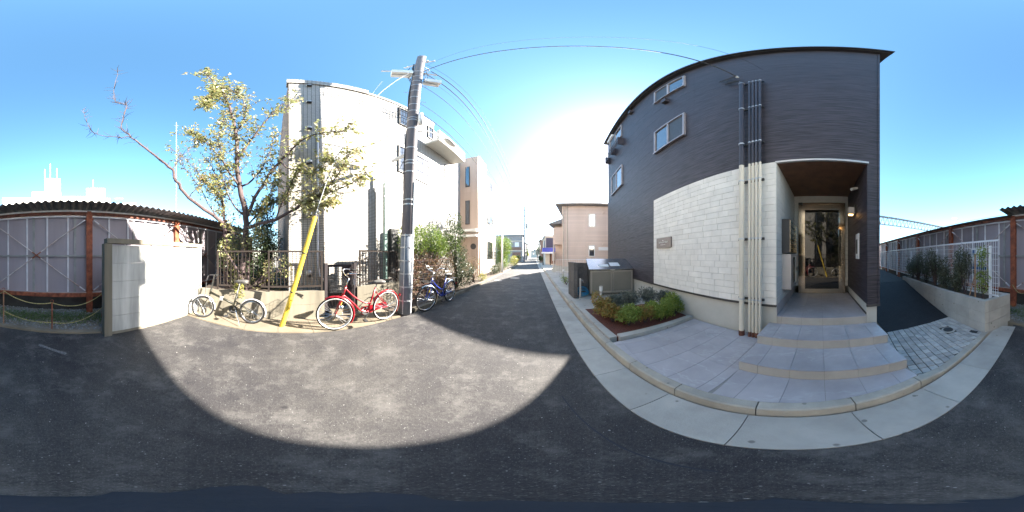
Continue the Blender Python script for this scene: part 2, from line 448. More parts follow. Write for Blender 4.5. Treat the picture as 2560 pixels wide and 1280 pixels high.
def stone_tile():
    m, t, b = nt('grey_porcelain_tile')
    p = pos(t)
    c = ramp(t, noise(t, p, 3.0, 6, .6), [(.3, (.36, .335, .35)), (.7, (.46, .43, .44))])
    v = noise(t, pos(t, (1, .35, 1), R(40)), 2.6, 5, .6)
    vr = ramp(t, v, [(.485, (0, 0, 0)), (.5, (.55, .55, .55)), (.515, (0, 0, 0))])
    c = mixc(t, vr, c, (.50, .50, .50))
    c = mixc(t, ramp(t, noise(t, p, 1.1, 6, .7), [(.5, (0, 0, 0)), (.8, (.45, .45, .45))]), c, (.20, .20, .205))
    oi = t.nodes.new('ShaderNodeObjectInfo')
    c = mixc(t, 1.0, c, ramp(t, oi.outputs['Random'], [(0, (.90, .90, .90)), (1, (1, 1, 1))]), 'MULTIPLY')
    t.links.new(c, b.inputs['Base Color']); b.inputs['Roughness'].default_value = .42
    bump(t, b, noise(t, p, 70, 3), .1, .004)
    return m
M['tile'] = stone_tile()
M['tile_riser'] = mat('buff_riser_tile', (.38, .355, .32), .5, .08, 4.0, bmp=.1, objvar=.08)

# ================================================================== SETTING
g = MB(); g.quad((-600, -600, -.06), (600, -600, -.06), (600, 600, -.06), (-600, 600, -.06))
tag(obj('ground', g, M['ground']), kind='structure')

road_poly = [(-1.36, -2.44), (.62, -3.06), (.557, -1.0), (.557, 60), (.9, 140), (-2.7, 140), (-2.45, 60), (-2.42, 11.7), (-2.55, 4.0), (-2.60, 2.45), (-2.66, .9), (-2.80, -.6), (-3.12, -1.95)]
road_poly = road_poly[::1]
r_ = MB(); r_.prism(road_poly, -.3, 0.0)
tag(obj('road', r_, M['asphalt']), kind='structure')
# added dark patch for the smear below the camera, no mark on the road
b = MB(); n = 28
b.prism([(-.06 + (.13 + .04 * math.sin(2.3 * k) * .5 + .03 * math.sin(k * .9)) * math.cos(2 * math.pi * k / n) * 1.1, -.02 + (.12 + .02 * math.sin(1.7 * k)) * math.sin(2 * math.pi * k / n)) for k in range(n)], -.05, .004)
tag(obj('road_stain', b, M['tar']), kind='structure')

# joint in the asphalt along the gutter and a rubbed-out line mark
m = MB(); pts = [(.206, 1.19), (.25, .90), (.286, .667), (.315, .34), (.32, .15)]
for a, c in zip(pts[:-1], pts[1:]): m.bar((a[0], a[1], -.002), (c[0], c[1], -.002), .010, .008)
tag(obj('road_seam', m, M['tar']), kind='structure')
m = MB(); m.bar((-.24, -2.30, -.001), (-.545, -1.97, -.001), .05, .008)
tag(obj('road_marking', m, M['worn_paint']), kind='structure')

# right-hand gutter: precast slabs 0.6 m long, then kerb stones
gut = thing('gutter', (.74, 0, 0)); tag(gut, kind='structure')
y = -3.0
ys = [-2.96] + [.239 + .6 * k for k in range(-5, 27)]
for a, c in zip(ys[:-1], ys[1:]):
    if c - a < .05: continue
    piece('gutter_slab', M['concrete'], gut, (.738, (a + c) / 2, -.094), (.352, c - a - .006, .2))
b = MB(); b.box(.562, .914, ys[-1], 60, -.2, .006); obj('gutter_run', b, M['concrete'], gut)
b = MB(); b.box(.560, .916, -2.96, ys[-1], -.25, -.012); obj('gutter_bed', b, M['joint'], gut)
kb = thing('kerb', (.98, 0, 0)); tag(kb, kind='structure')
def kerb_stone(y0, y1, z1, name='kerb_stone', z2=None):
    m = MB(); x0, x1, c = .918, 1.028, .010; z2 = z1 if z2 is None else z2
    V = []
    for yy, zz in ((y0 + .004, z1), (y1 - .004, z2)):
        V += [(x0, yy, -.2), (x1, yy, -.2), (x1, yy, zz), (x0 + .022 + c, yy, zz), (x0 + .018, yy, zz - c)]
    F = [(4, 3, 2, 1, 0), (5, 6, 7, 8, 9)] + [(i, (i + 1) % 5, (i + 1) % 5 + 5, i + 5) for i in range(5)]
    m.add(V, F); return obj(name, m, M['kerb'], kb)
ks = [-.97] + [-.4 + .6 * k for k in range(0, 27)]
for a, c in zip(ks[:-1], ks[1:]): kerb_stone(a, c, .10)
kerb_stone(ks[-1], 60, .10, 'kerb_run')
kerb_stone(-1.30, -.97, .045, 'kerb_stone', .10)
for k in range(3): kerb_stone(-1.30 - .56 * (k + 1), -1.30 - .56 * k, .04)

# rear edging of the gravel strip
ed = thing('edging', (0, -2.9, 0)); tag(ed, kind='structure')
e0, e1 = Vector((-1.30, -2.46, 0)), Vector((1.02, -3.27, 0))
for k in range(4):
    a, c = e0.lerp(e1, k / 4 + .002), e0.lerp(e1, (k + 1) / 4 - .002)
    m = MB(); m.bar(a + Vector((0, 0, -.03)), c + Vector((0, 0, -.03)), .10, .14); obj('edging_stone', m, M['slab'], ed)

# gravel strip along the railway fence
m = MB(); m.prism([(-1.36, -2.50), (-4.6, -1.9), (-5.5, -2.9), (.85, -4.9), (4.6, -6.4), (9, -7.4), (9, -6.9), (4.4, -5.0), (1.06, -3.30)][::-1], -.3, -.008)
tag(obj('gravel_bed', m, M['ground']), kind='structure')
m = MB(); rr = random.Random(3)
for k in range(3600):
    f = rr.uniform(-1.5, 3.4); off = rr.uniform(.02, 1.5)
    x, yy = -1.595 + .96 * f + .279 * (off - .25), -3.668 - .279 * f + .96 * (off - .25)
    # stay behind the edging
    if (yy - (-2.46)) > (-.349) * (x + 1.30) - .07: continue
    if x < -1.36 and yy > -2.62: continue
    s = rr.uniform(.008, .026) * (1 if rr.random() < .93 else 1.8); z = -.005
    V = [(x + s * rr.uniform(.7, 1.2) * math.cos(t), yy + s * math.sin(t) * rr.uniform(.7, 1.2), z + rr.uniform(0, .3) * s) for t in (0, 1.25, 2.5, 3.8, 5.0)] + [(x, yy, z + s * rr.uniform(.6, 1.1))]
    m.add(V, [(i, (i + 1) % 5, 5) for i in range(5)])
tag(obj('gravel', m, M['pebble']), 'loose grey gravel strewn before the railway fence', 'gravel', kind='stuff')
m = MB()
for k in range(5200):
    f = rr.gauss(.9, 1.3); off = rr.gauss(.66, .2)
    if off < .05 or off > 1.15 or f < -1.2 or f > 3.2: continue
    x, yy = -1.595 + .96 * f + .279 * (off - .2), -3.668 - .279 * f + .96 * (off - .2)
    if (yy + 2.46) > -.349 * (x + 1.30) - .1: continue
    m.leaf((x, yy, rr.uniform(-.01, .04)), rr.uniform(.025, .06), rr.uniform(.012, .025), (0, 0, .5))
tag(obj('weeds', m, M['weed']), 'low green weeds growing through the gravel', 'weeds', kind='stuff')

# concrete strip under the bicycles, left side
ap = thing('pavement', (-3.0, 0, 0)); tag(ap, kind='structure')
LW = -3.40                                   # face of the low garden wall
left_edge = [(-3.12, -1.95), (-2.80, -.6), (-2.66, .9), (-2.60, 2.45), (-2.55, 4.0), (-2.42, 11.7), (-2.45, 60)]
def ledge(y):
    for a, c in zip(left_edge[:-1], left_edge[1:]):
        if a[1] <= y <= c[1]: return a[0] + (c[0] - a[0]) * (y - a[1]) / (c[1] - a[1])
    return -2.45
cuts = [-1.93, -1.2, -.6, 0.0, .6, 1.2, 1.8, 2.44]
for a, c in zip(cuts[:-1], cuts[1:]):
    m = MB(); m.prism([(LW - .1, a + .004), (ledge(a) + .002, a + .004), (ledge(c) + .002, c - .004), (LW - .1, c - .004)], -.25, .022)
    obj('pavement_slab', m, M['slab'], ap)
m = MB(); m.prism([(-3.6, -1.95), (-3.12, -1.95), (-2.82, -.6), (-2.68, .9), (-2.62, 2.45), (-3.6, 2.45)], -.3, .012); obj('pavement_bed', m, M['joint'], ap)
# verge kerb and planted strip further along on the left
vg = thing('verge', (-2.7, 6, 0)); tag(vg, kind='structure')
yy = 2.9
while yy < 24:
    m = MB(); m.bar((ledge(yy + .01) - .07, yy + .01, .0), (ledge(yy + .79) - .07, yy + .79, .0), .12, .2); obj('kerb_stone', m, M['oldconc'], vg); yy += .8
m = MB(); m.prism([(-4.6, 2.5), (-2.66, 2.5), (-2.60, 4.0), (-2.50, 11.7), (-2.5, 40), (-4.6, 40)], -.3, .03); obj('soil', m, M['planter_soil'], vg)

# entrance court of the dark building, all in the building's own frame
NX, NY = math.sin(R(100.5)), math.cos(R(100.5))
BF = Frame(0, 0, BANG)                       # x = along the facade (to the right), y = away from the road
DW = 2.30                                    # facade plane
def bw(s, d): p = BF.p(s, d); return (p.x, p.y)
court = thing('patio', (1.6, .5, 0)); tag(court, kind='structure')
patio_region = [(1.030, -1.02), bw(.82, 1.20), bw(.82, 1.36), bw(-.75, 1.36), ]
# convex pieces of the court: in front of the steps, and left of the steps
regA = [(1.030, -1.03), bw(.82, 1.30)[:2], bw(.82, 1.365), (bw(-.75, 1.365)), (1.030, .62)]
regions = [[(1.030, -1.03), bw(.815, 1.25), bw(.815, 1.37), bw(-.745, 1.37), (1.030, bw(-.745, 1.1)[1])],
           [(1.030, bw(-.745, 1.1)[1]), bw(-.745, 1.37), bw(-.745, DW), bw(-2.24, DW), (1.10, 1.955), (1.030, 1.95)]]
for d0 in (.78 - .59, .78, 1.37, 1.96):
    for k in range(-12, 6):
        s0 = .038 + .295 * k
        q = [bw(s0 + .0018, d0 + .0018), bw(s0 + .0018, d0 + .5882), bw(s0 + .2932, d0 + .5882), bw(s0 + .2932, d0 + .0018)]
        if sum(q[i][0] * q[(i + 1) % 4][1] - q[(i + 1) % 4][0] * q[i][1] for i in range(4)) < 0: q = q[::-1]
        for rg in regions:
            ar = sum(rg[i][0] * rg[(i + 1) % len(rg)][1] - rg[(i + 1) % len(rg)][0] * rg[i][1] for i in range(len(rg)))
            p = clip_convex(q, rg if ar > 0 else rg[::-1])
            if len(p) >= 3 and area(p) > .002:
                m = MB(); m.prism(p, .05, .100); obj('tile', m, M['tile'], court)
m = MB(); m.prism([(1.029, -1.03), bw(.82, 1.25), bw(.82, DW), bw(-2.26, DW), (1.1, 1.97), (1.029, 1.97)], -.3, .0965); obj('tile_bed', m, M['joint'], court)

# block-paved crossing to the side drive
cr = thing('paved_crossing', (1.6, -2, 0)); tag(cr, kind='structure')
reg = [(1.030, -1.06), (1.030, -2.50), (1.95, -2.90), (2.23, -1.49), bw(.83, DW), bw(.83, 1.28)]
m = MB(); m.prism(reg[::-1] if False else reg, -.3, .030); obj('paver_bed', m, M['dark'], cr)
hull = [(1.030, -2.50), (1.95, -2.90), (2.23, -1.49), bw(.83, DW), bw(.83, 1.28), (1.030, -1.06)]
PFr = Frame(1.03, -2.5, R(-10.5 - 12))
for i in range(-22, 24):
    for j in range(-22, 24):
        x0, y0 = i * .098, j * .098
        q = [PFr.p(x0 + .006, y0 + .006), PFr.p(x0 + .092, y0 + .006), PFr.p(x0 + .092, y0 + .092), PFr.p(x0 + .006, y0 + .092)]
        p = clip_convex([(v.x, v.y) for v in q], hull)
        if len(p) < 3 or area(p) < .0012: continue
        cx, cy = sum(v[0] for v in p) / len(p), sum(v[1] for v in p) / len(p)
        if (cx - 1.58) ** 2 + (cy + 2.31) ** 2 < .125 ** 2: continue
        m = MB(); m.prism(p, .0, .0385 + rnd.uniform(0, .004)); obj('paver', m, M['paver'], cr)
mh = thing('drain_cover', (1.58, -2.31, .03), 'small round black iron drain cover in the block paving', 'drain cover')
m = MB(); m.tube([(1.58, -2.31, .0), (1.58, -2.31, .041)], .12, 28); obj('surround', m, M['concrete'], mh)
m = MB(); m.tube([(1.58, -2.31, .0), (1.58, -2.31, .050)], [.085, .085], 28); obj('lid', m, M['iron'], mh)
m = MB()
for k in range(6): m.box(1.10 + k * .022, 1.115 + k * .022, -2.48 - .0, -2.41, .0, .052)
tag(obj('drain_grate', m, M['iron']), 'small slotted grate at the foot of the planter wall', 'drain grate')

# side drive: new black asphalt rising beside the building
m = MB()
A0, A1 = (2.235, -1.49), (1.955, -2.90)
B0, B1 = (4.9, -1.9), (4.5, -3.93)
C0, C1 = (16, -3.9), (16, -8.4)
m.add([(*A0, .036), (*A1, .036), (*B1, .50), (*B0, .50), (*C1, .58), (*C0, .58)], [(0, 1, 2, 3), (3, 2, 4, 5)])
tag(obj('side_drive', m, M['asphalt_new']), kind='structure')

# planting bed with concrete edging beside the court
pb = thing('planting_bed', (1.7, 2.7, 0)); tag(pb, kind='structure')
bedA, bedB = Vector((1.105, 2.0, 0)), Vector(bw(-2.26, DW) + (0,))
def edge_bar(a, c, n, top=.165):
    for k in range(n):
        p, q = a.lerp(c, k / n), a.lerp(c, (k + 1) / n); d = (q - p).normalized() * .003
        mm = MB(); mm.bar(p + d + Vector((0, 0, top - .1)), q - d + Vector((0, 0, top - .1)), .12, .2); obj('edging_stone', mm, M['concrete'], pb)
edge_bar(Vector((1.095, 2.06, 0)), Vector((1.095, 4.62, 0)), 4, .135)
edge_bar(Vector((1.16, 2.035, 0)), bedB + Vector((-.01, .06, 0)), 3, .16)
sl = bw(-3.72, DW)
m = MB(); m.prism([(1.15, 2.05), (bedB.x, bedB.y + .06), (sl[0], sl[1]), (1.15, 3.60)], -.3, .125); obj('soil', m, M['soil'], pb)
m = MB(); far = bw(-5.6, DW); m.prism([(1.15, 3.61), (sl[0], sl[1] + .01), (far[0], far[1]), (1.15, 5.3)], -.3, .105); obj('paving', m, M['concrete'], pb)
m = MB(); m.prism([(1.035, 4.62), (1.149, 4.62), (1.149, 5.35), (1.7, 5.40), (3.5, 6.6), (3.4, 30), (1.035, 30)], -.3, .095); obj('side_paving', m, M['concrete'], pb)
m = MB(); m.box(1.52, 1.82, 3.93, 4.08, .0, .112, ); tag(obj('drain_grate', m, M['iron']), 'rectangular grey drain cover beside the bollard light', 'drain grate')

# ================================================================== DARK APARTMENT BUILDING
bx0 = bw(0, DW)
ab = thing('apartment_building', (bx0[0], bx0[1], 0), 'dark grey ribbed apartment block with a white block panel and recessed entrance', 'building')
S0, S1, P0, P1s = -8.29, .878, -.633, .70
ZF, ZL, ZT = .66, 2.95, 8.50
def bbox(name, s0, s1, d0, d1, z0, z1, mt, parent=ab, **k):
    m = MB(); m.box(s0, s1, d0, d1, z0, z1, BF); return obj(name, m, mt, parent, **k)
bbox('wall', S0, P0 - .02, DW + .02, 15.5, ZF, ZT, M['siding'])
bbox('wall', P0 - .02, S1, DW + .02, 15.5, ZL + .02, ZT, M['siding'])
bbox('wall', P0 - .02, S1, 3.99, 15.5, ZF, ZL + .02, M['siding'])
bbox('porch_pier', P1s + .004, S1, DW + .02, 3.99, ZF, ZL + .02, M['siding'])
bbox('foundation', S0 + .03, P0 - .0, DW + .035, 15.5, -.2, ZF, M['found'])
bbox('foundation', P1s - .0, S1 - .03, DW + .03, 15.5, -.2, ZF, M['found'])
# siding boards, 455 mm courses
z = ZL
while z < ZT - .05:
    z1 = min(z + .455, ZT)
    for sa, sb in ((S0, -5.27), (-5.27, -2.24), (-2.24, S1)):
        o = piece('siding_board', M['siding'], ab, BF.p((sa + sb) / 2, DW + .010, (z + z1) / 2), (sb - sa - .0015, .020, z1 - z - .003), BANG)
    z = z1
z = ZF
while z < ZL - .05:
    z1 = min(z + .458, ZL)
    piece('siding_board', M['siding'], ab, BF.p((S0 - 3.73) / 2, DW + .010, (z + z1) / 2), (-3.73 - S0, .020, z1 - z - .003), BANG)
    piece('siding_board', M['siding'], ab, BF.p((P1s + S1) / 2, DW + .010, (z + z1) / 2), (S1 - P1s, .020, z1 - z - .003), BANG)
    piece('siding_board', M['siding'], ab, BF.p(P1s - .004, (DW + 3.99) / 2, (z + z1) / 2), (.016, 3.99 - DW, z1 - z - .003), BANG)
    z = z1
# white block panel
bbox('panel_backing', -3.73, P0, DW + .006, DW + .019, ZF, ZL, M['mortar'])
rows = 21; rh = (ZL - ZF) / rows; br = random.Random(11)
for i in range(rows):
    s = -3.728
    while s < P0 - .02:
        L = br.choice((.20, .26, .30, .34, .40))
        if P0 - (s + L) < .12: L = P0 - s
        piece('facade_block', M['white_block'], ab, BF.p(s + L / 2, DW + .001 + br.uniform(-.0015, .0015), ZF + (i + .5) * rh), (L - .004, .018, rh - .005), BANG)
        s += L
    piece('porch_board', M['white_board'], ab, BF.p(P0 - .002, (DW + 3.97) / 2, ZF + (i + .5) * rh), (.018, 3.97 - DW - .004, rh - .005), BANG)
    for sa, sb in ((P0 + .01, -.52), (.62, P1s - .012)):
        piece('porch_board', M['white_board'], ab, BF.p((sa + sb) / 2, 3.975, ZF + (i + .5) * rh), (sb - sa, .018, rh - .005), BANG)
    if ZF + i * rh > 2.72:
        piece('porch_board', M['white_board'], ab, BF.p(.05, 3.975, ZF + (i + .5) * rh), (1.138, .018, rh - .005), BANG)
bbox('drip_flashing', S0, P0, DW - .012, DW + .034, ZF - .035, ZF - .001, M['trim_dark'])
bbox('drip_flashing', P1s - .02, S1 + .012, DW - .012, DW + .034, ZF - .035, ZF - .001, M['trim_dark'])
bbox('drip_flashing', P1s - .024, P1s - .006, DW + .034, 3.98, ZF - .165, ZF - .14, M['trim_dark'])
bbox('porch_plinth', P1s - .012, P1s + .01, DW + .03, 3.98, .3, ZF - .001, M['found'])
bbox('porch_plinth', P0 - .02, P0 + .006, DW + .04, 3.98, .3, ZF - .002, M['tile'])
bbox('lintel_trim', P0 - .01, P1s + .01, DW - .014, DW + .03, ZL - .022, ZL + .012, M['alu'])
bbox('porch_ceiling', P0, P1s, DW + .02, 3.99, ZL - .02, ZL + .0, M['wood'])
bbox('corner_trim', S1 - .028, S1 + .006, DW - .010, DW + .03, ZF, ZT, M['siding'])
# roof with eaves
rf = MB(); e = .17
rf.box(S0 - e, S1 + e, DW - .10, 15.5, ZT + .002, ZT + .10, BF)
roof = obj('roof', rf, M['fascia'], ab)
bbox('fascia', S0 - e, S1 + e, DW - .125, DW - .102, ZT - .02, ZT + .14, M['fascia'], roof)
bbox('gutter_channel', S0 - e, S1 + e, DW - .20, DW - .127, ZT + .02, ZT + .11, M['fascia'], roof)
rr2 = MB(); c1 = [BF.p(S0 - e, DW - .1, ZT + .1), BF.p(S1 + e, DW - .1, ZT + .1), BF.p(S1 + e, 15.5, ZT + .1), BF.p(S0 - e, 15.5, ZT + .1), BF.p(S0 + 2, 6.6, ZT + 1.3), BF.p(S1 - 2, 6.6, ZT + 1.3)]
rr2.add(c1, [(0, 1, 5, 4), (1, 2, 5), (2, 3, 4, 5), (3, 0, 4)]); obj('roof_slope', rr2, M['roof_grey'], roof)
# windows
def bwindow(s0, s1, z0, z1, flip=False):
    w = .045
    m = MB()
    for a in ((s0, s1, z0, z0 + w), (s0, s1, z1 - w, z1), (s0, s0 + w, z0 + w, z1 - w), (s1 - w, s1, z0 + w, z1 - w)):
        m.box(a[0], a[1], DW - .055, DW + .01, a[2], a[3], BF)
    win = obj('window', m, M['frame_grey'], ab)
    mid = (s0 + s1) / 2
    bbox('mullion', mid - .025, mid + .025, DW - .045, DW, z0 + w, z1 - w, M['frame_grey'], win)
    bbox('pane', s0 + w, mid - .025, DW - .018, DW - .006, z0 + w, z1 - w, M['screen'] if flip else M['glass'], win)
    bbox('pane', mid + .025, s1 - w, DW - .018, DW - .006, z0 + w, z1 - w, M['glass'] if flip else M['screen'], win)
    bbox('sill', s0 - .02, s1 + .02, DW - .075, DW - .056, z0 - .02, z0 + .012, M['frame_grey'], win)
bwindow(-3.65, -2.48, 7.18, 8.10, True); bwindow(-3.65, -2.48, 4.50, 5.46)
bwindow(-7.78, -6.15, 7.35, 8.25, True); bwindow(-7.55, -6.10, 4.45, 5.50, True)
for s, zz in ((-5.15, 8.22), (-3.12, 6.78)):
    m = MB(); m.box(s - .09, s + .09, DW - .13, DW, zz - .10, zz + .08, BF); v = obj('vent_hood', m, M['siding'], ab)
    bbox('grille', s - .07, s + .07, DW - .12, DW - .02, zz - .112, zz - .102, M['trim_dark'], v)
gd = MB()
for k in range(5): gd.box(-7.95, -6.0, DW - .25, DW - .235, 6.62 + k * .10, 6.65 + k * .10, BF)
for s in (-7.95, -6.97, -6.02): gd.box(s, s + .03, DW - .25, DW, 6.60, 7.08, BF)
obj('window_guard', gd, M['siding'], ab)
m = MB()
for k in range(8): m.box(-8.0 + k * .1, -7.95 + k * .1, DW - .12, DW, 8.28, 8.42, BF)
obj('eave_vent', m, M['white_paint'], ab)
# conduits down the facade
def conduit(s, r, ztop, zc=ZL - .02):
    m = MB(); m.tube([BF.p(s, DW - .10, zc), BF.p(s, DW - .10, ztop)], r, 12); o = obj('conduit', m, M['pipe_dark'], ab, smooth=False)
    m = MB(); m.tube([BF.p(s, DW - .10, .17), BF.p(s, DW - .10, zc - .001)], r, 12); obj('lower_length', m, M['pipe_cream'], o)
    m = MB(); m.tube([BF.p(s, DW - .10, .09), BF.p(s, DW - .10, .19)], r * 1.18, 12); obj('foot_collar', m, M['rust_dull'], o)
    for zb in (.74, 1.66, 2.62, 3.42, 4.52, 5.78):
        m = MB(); m.tube([BF.p(s, DW - .10, zb - .012), BF.p(s, DW - .10, zb + .012)], r * 1.2, 12); obj('clamp', m, M['galv'], o)
conduit(-1.145, .041, 5.93)
for s in (-1.012, -.957, -.902, -.847): conduit(s, .0215, 5.84)
for zb in (.74, 1.66, 2.62, 3.42, 4.52, 5.78):
    bbox('bracket_rail', -1.22, -.80, DW - .065, DW - .03, zb - .02, zb + .015, M['trim_dark'])
# service drop anchor
m = MB(); an = BF.p(-1.27, DW - .05, 6.5); m.tube([an, an + BF.y * .06], .03, 10); obj('cable_anchor', m, M['white_paint'], ab)
# cable loops at the conduit heads
m = MB(); hd = BF.p(-1.145, DW - .10, 5.95)
for k in range(4):
    pts = [an + Vector((0, 0, .01 * k)), an - BF.x * (.18 + .05 * k) + Vector((0, 0, -.1)), hd - BF.x * (.30 - .05 * k) + Vector((0, 0, .05 + .03 * k)), hd + Vector((0, 0, .02 + .015 * k)), hd]
    sm = []
    for i in range(len(pts) - 1):
        for t in range(4): sm.append(pts[i].lerp(pts[i + 1], t / 4))
    m.tube(sm + [hd], .010, 6)
obj('cable_loop', m, M['cable'], ab)
# steps of the entrance
for name, d0, z1, z0 in (('step', 1.37, .23, .10), ('step', 1.83, .355, .23), ('porch_floor', 2.30, .48, .355)):
    sa, sb = (-.743, .812) if name == 'step' else (P0 + .008, P1s - .014)
    dd = {1.37: 2.29, 1.83: 2.30, 2.30: 3.985}[d0]
    core = bbox(name, sa + .006, sb - .006, d0 + .012, dd, z0 - .12, z1 - .012, M['joint'])
    cuts = [sa] + [c for c in [.038 + .295 * k for k in range(-5, 6)] if sa + .04 < c < sb - .04] + [sb]
    dend = {1.37: 1.84, 1.83: 2.30}.get(d0, 2.89)
    for a, c in zip(cuts[:-1], cuts[1:]):
        piece('riser_tile', M['tile_riser'], core, BF.p((a + c) / 2, d0 + .006, (z0 + z1) / 2 - .004), (c - a - .003, .012, z1 - z0 - .009), BANG)
        piece('tread_tile', M['tile'], core, BF.p((a + c) / 2, (d0 + dend) / 2, z1 - .006), (c - a - .003, dend - d0, .012), BANG)
        if name == 'porch_floor':
            for da, dc in ((2.893, 3.48), (3.483, 3.98)):
                piece('tread_tile', M['tile'], core, BF.p((a + c) / 2, (da + dc) / 2, z1 - .006), (c - a - .003, dc - da - .003, .012), BANG)
    if name == 'step':
        for sd in (sa - .0, sb):
            piece('riser_tile', M['tile_riser'], core, BF.p(sd + (.0025 if sd < 0 else -.0025), (d0 + dd) / 2 + .01, (z0 + z1) / 2 - .006), (.008, dd - d0 - .03, z1 - z0 - .014), BANG)
# entrance door
dr = MB(); fs0, fs1, fz = -.515, .612, 2.73
for a in ((fs0, fs0 + .05, .481, fz), (fs1 - .05, fs1, .481, fz), (fs0 + .05, fs1 - .05, fz - .05, fz)): dr.box(a[0], a[1], 3.90, 3.985, a[2], a[3], BF)
door = obj('entrance_door', dr, M['steel'], ab)
bbox('stile', fs0 + .052, fs0 + .155, 3.915, 3.96, .49, fz - .052, M['steel'], door)
bbox('stile', fs1 - .155, fs1 - .052, 3.915, 3.96, .49, fz - .052, M['steel'], door)
bbox('top_rail', fs0 + .156, fs1 - .156, 3.918, 3.957, fz - .19, fz - .052, M['steel'], door)
bbox('bottom_rail', fs0 + .156, fs1 - .156, 3.918, 3.957, .49, .60, M['steel'], door)
bbox('pane', fs0 + .156, fs1 - .156, 3.93, 3.945, .60, fz - .19, M['door_glass'], door)
m = MB()
for k in (0,):
    m.tube([BF.p(fs1 - .13, 3.86, 1.16), BF.p(fs1 - .13, 3.86, 2.05)], .014, 10)
    for zz in (1.30, 1.90): m.tube([BF.p(fs1 - .13, 3.86, zz), BF.p(fs1 - .13, 3.918, zz)], .010, 8)
obj('handle', m, M['black'], door)
m = MB(); m.tube([BF.p(fs1 - .10, 3.914, 1.06), BF.p(fs1 - .10, 3.905, 1.06)], .022, 12); obj('lock', m, M['chrome'], door)
m = MB(); m.box(fs0, fs0 + .1, 3.88, 3.90, fz - .06, fz + .0, BF); obj('door_closer', m, M['iron'], door)

# things fixed in the porch
mp = BF.p(P0 + .01, 3.0, 0)
mb_ = thing('mailbox', (mp.x, mp.y, .9), 'grey steel bank of letter boxes on the white porch wall', 'mailbox')
bbox('cabinet', P0 + .008, P0 + .14, 2.62, 3.42, 1.45, 2.02, M['trim_dark'], mb_)
for i in range(5):
    for j in range(2):
        bbox('letter_flap', P0 + .141, P0 + .150, 2.64 + j * .385, 3.005 + j * .385, 1.465 + i * .110, 1.562 + i * .110, M['steel'], mb_)
ic = thing('intercom', (mp.x, mp.y, .7), 'pale intercom cabinet with dark screen below the letter boxes', 'intercom')
bbox('cabinet', P0 + .008, P0 + .16, 2.64, 3.40, .84, 1.43, M['alu'], ic)
bbox('screen', P0 + .161, P0 + .166, 2.86, 3.05, .92, 1.38, M['door_glass'], ic)
bbox('face_plate', P0 + .161, P0 + .172, 3.06, 3.36, .90, 1.40, M['pipe_cream'], ic)
for k in range(2): bbox('button', P0 + .173, P0 + .180, 3.14 + k * .1, 3.19 + k * .1, 1.10, 1.18, M['black'], ic)
lp = BF.p(P1s, 3.1, 2.4)
wl = thing('wall_lamp', (lp.x, lp.y, 2.3), 'lit rectangular wall lamp high on the dark porch wall', 'lamp')
bbox('backplate', P1s - .045, P1s - .013, 3.0, 3.2, 2.24, 2.42, M['black'], wl)
m = MB(); m.box(P1s - .16, P1s - .046, 3.04, 3.16, 2.22, 2.36, BF); obj('housing', m, M['alu'], wl)
for k in range(2): bbox('bulb', P1s - .145 + .045 * k, P1s - .11 + .045 * k, 3.06, 3.14, 2.205, 2.219, M['lamp'], wl)
sg = thing('notice_sign', (lp.x, lp.y, 1.5), 'small white framed sign on the dark porch wall beneath the lamp', 'sign')
bbox('board', P1s - .035, P1s - .013, 2.78, 2.98, 1.35, 1.80, M['white_paint'], sg)
bbox('picture', P1s - .041, P1s - .036, 2.83, 2.93, 1.44, 1.70, M['black'], sg)
cm = BF.p(P1s, 3.3, 2.7)
m = MB(); m.tube([BF.p(P1s - .014, 2.9, 2.72), BF.p(P1s - .08, 2.9, 2.70), BF.p(P1s - .14, 2.86, 2.66)], [.02, .03, .03], 10)
tag(obj('security_camera', m, M['white_paint']), 'tiny white security camera near the porch ceiling', 'camera')
# name plaque
pq = BF.p(-3.2, DW, 1.7)
pl = thing('name_plaque', (pq.x, pq.y, 1.6), 'bronze name plaque with pale lettering on the white block wall', 'plaque')
bbox('plate', -3.53, -2.93, DW - .045, DW - .011, 1.60, 1.845, M['bronze_plate'], pl)
m = MB()
m.tube([BF.p(-3.24, DW - .047, 1.775), BF.p(-3.24, DW - .050, 1.775)], .014, 12)
lr = random.Random(5); s = -3.42
for wlen in (4, 6, 5):
    for k in range(wlen):
        h = lr.choice((.022, .022, .034)); w = lr.uniform(.012, .018)
        m.tube([BF.p(s + .009 + math.cos(t) * w / 2, DW - .048, 1.715 + (math.sin(t) + 1) * h / 2) for t in [i * .9 for i in range(6)]], .0035, 4)
        s += .0225
    s += .018
for k in range(11): m.box(-3.345 + k * .019, -3.333 + k * .019, DW - .049, DW - .046, 1.667, 1.676, BF)
obj('lettering', m, M['ink'], pl, kind='stuff')

# ================================================================== LEFT SIDE BUILDINGS
def wbox(name, x0, x1, y0, y1, z0, z1, mt, parent, **k):
    m = MB(); m.box(x0, x1, y0, y1, z0, z1); return obj(name, m, mt, parent, **k)
XW = -3.75
wb = thing('tiled_building', (XW, 4, 0), 'three-storey cream tiled building lit by the sun behind the utility pole', 'building')
m = MB(); m.prism([(XW, .25), (XW, 5.3), (-12, 5.3), (-12, -.02)], -.2, 8.10); obj('wall', m, M['white_tile'], wb)
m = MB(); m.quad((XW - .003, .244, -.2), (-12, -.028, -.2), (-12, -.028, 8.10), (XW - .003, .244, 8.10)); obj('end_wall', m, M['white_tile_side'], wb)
wbox('wall', -12, XW, 5.301, 7.40, -.2, 7.70, M['white_tile'], wb)
wbox('recessed_wall', -12, -5.25, 7.401, 10.28, -.2, 7.6, M['grey_render'], wb)
m = MB(); m.prism([(XW + .05, .20), (XW + .05, 2.3), (XW - .25, 2.3), (XW - .25, .20)], 8.101, 8.42); obj('parapet', m, M['white_tile'], wb)
wbox('parapet', XW - .25, XW + .03, 2.301, 5.3, 8.101, 8.26, M['white_tile'], wb)
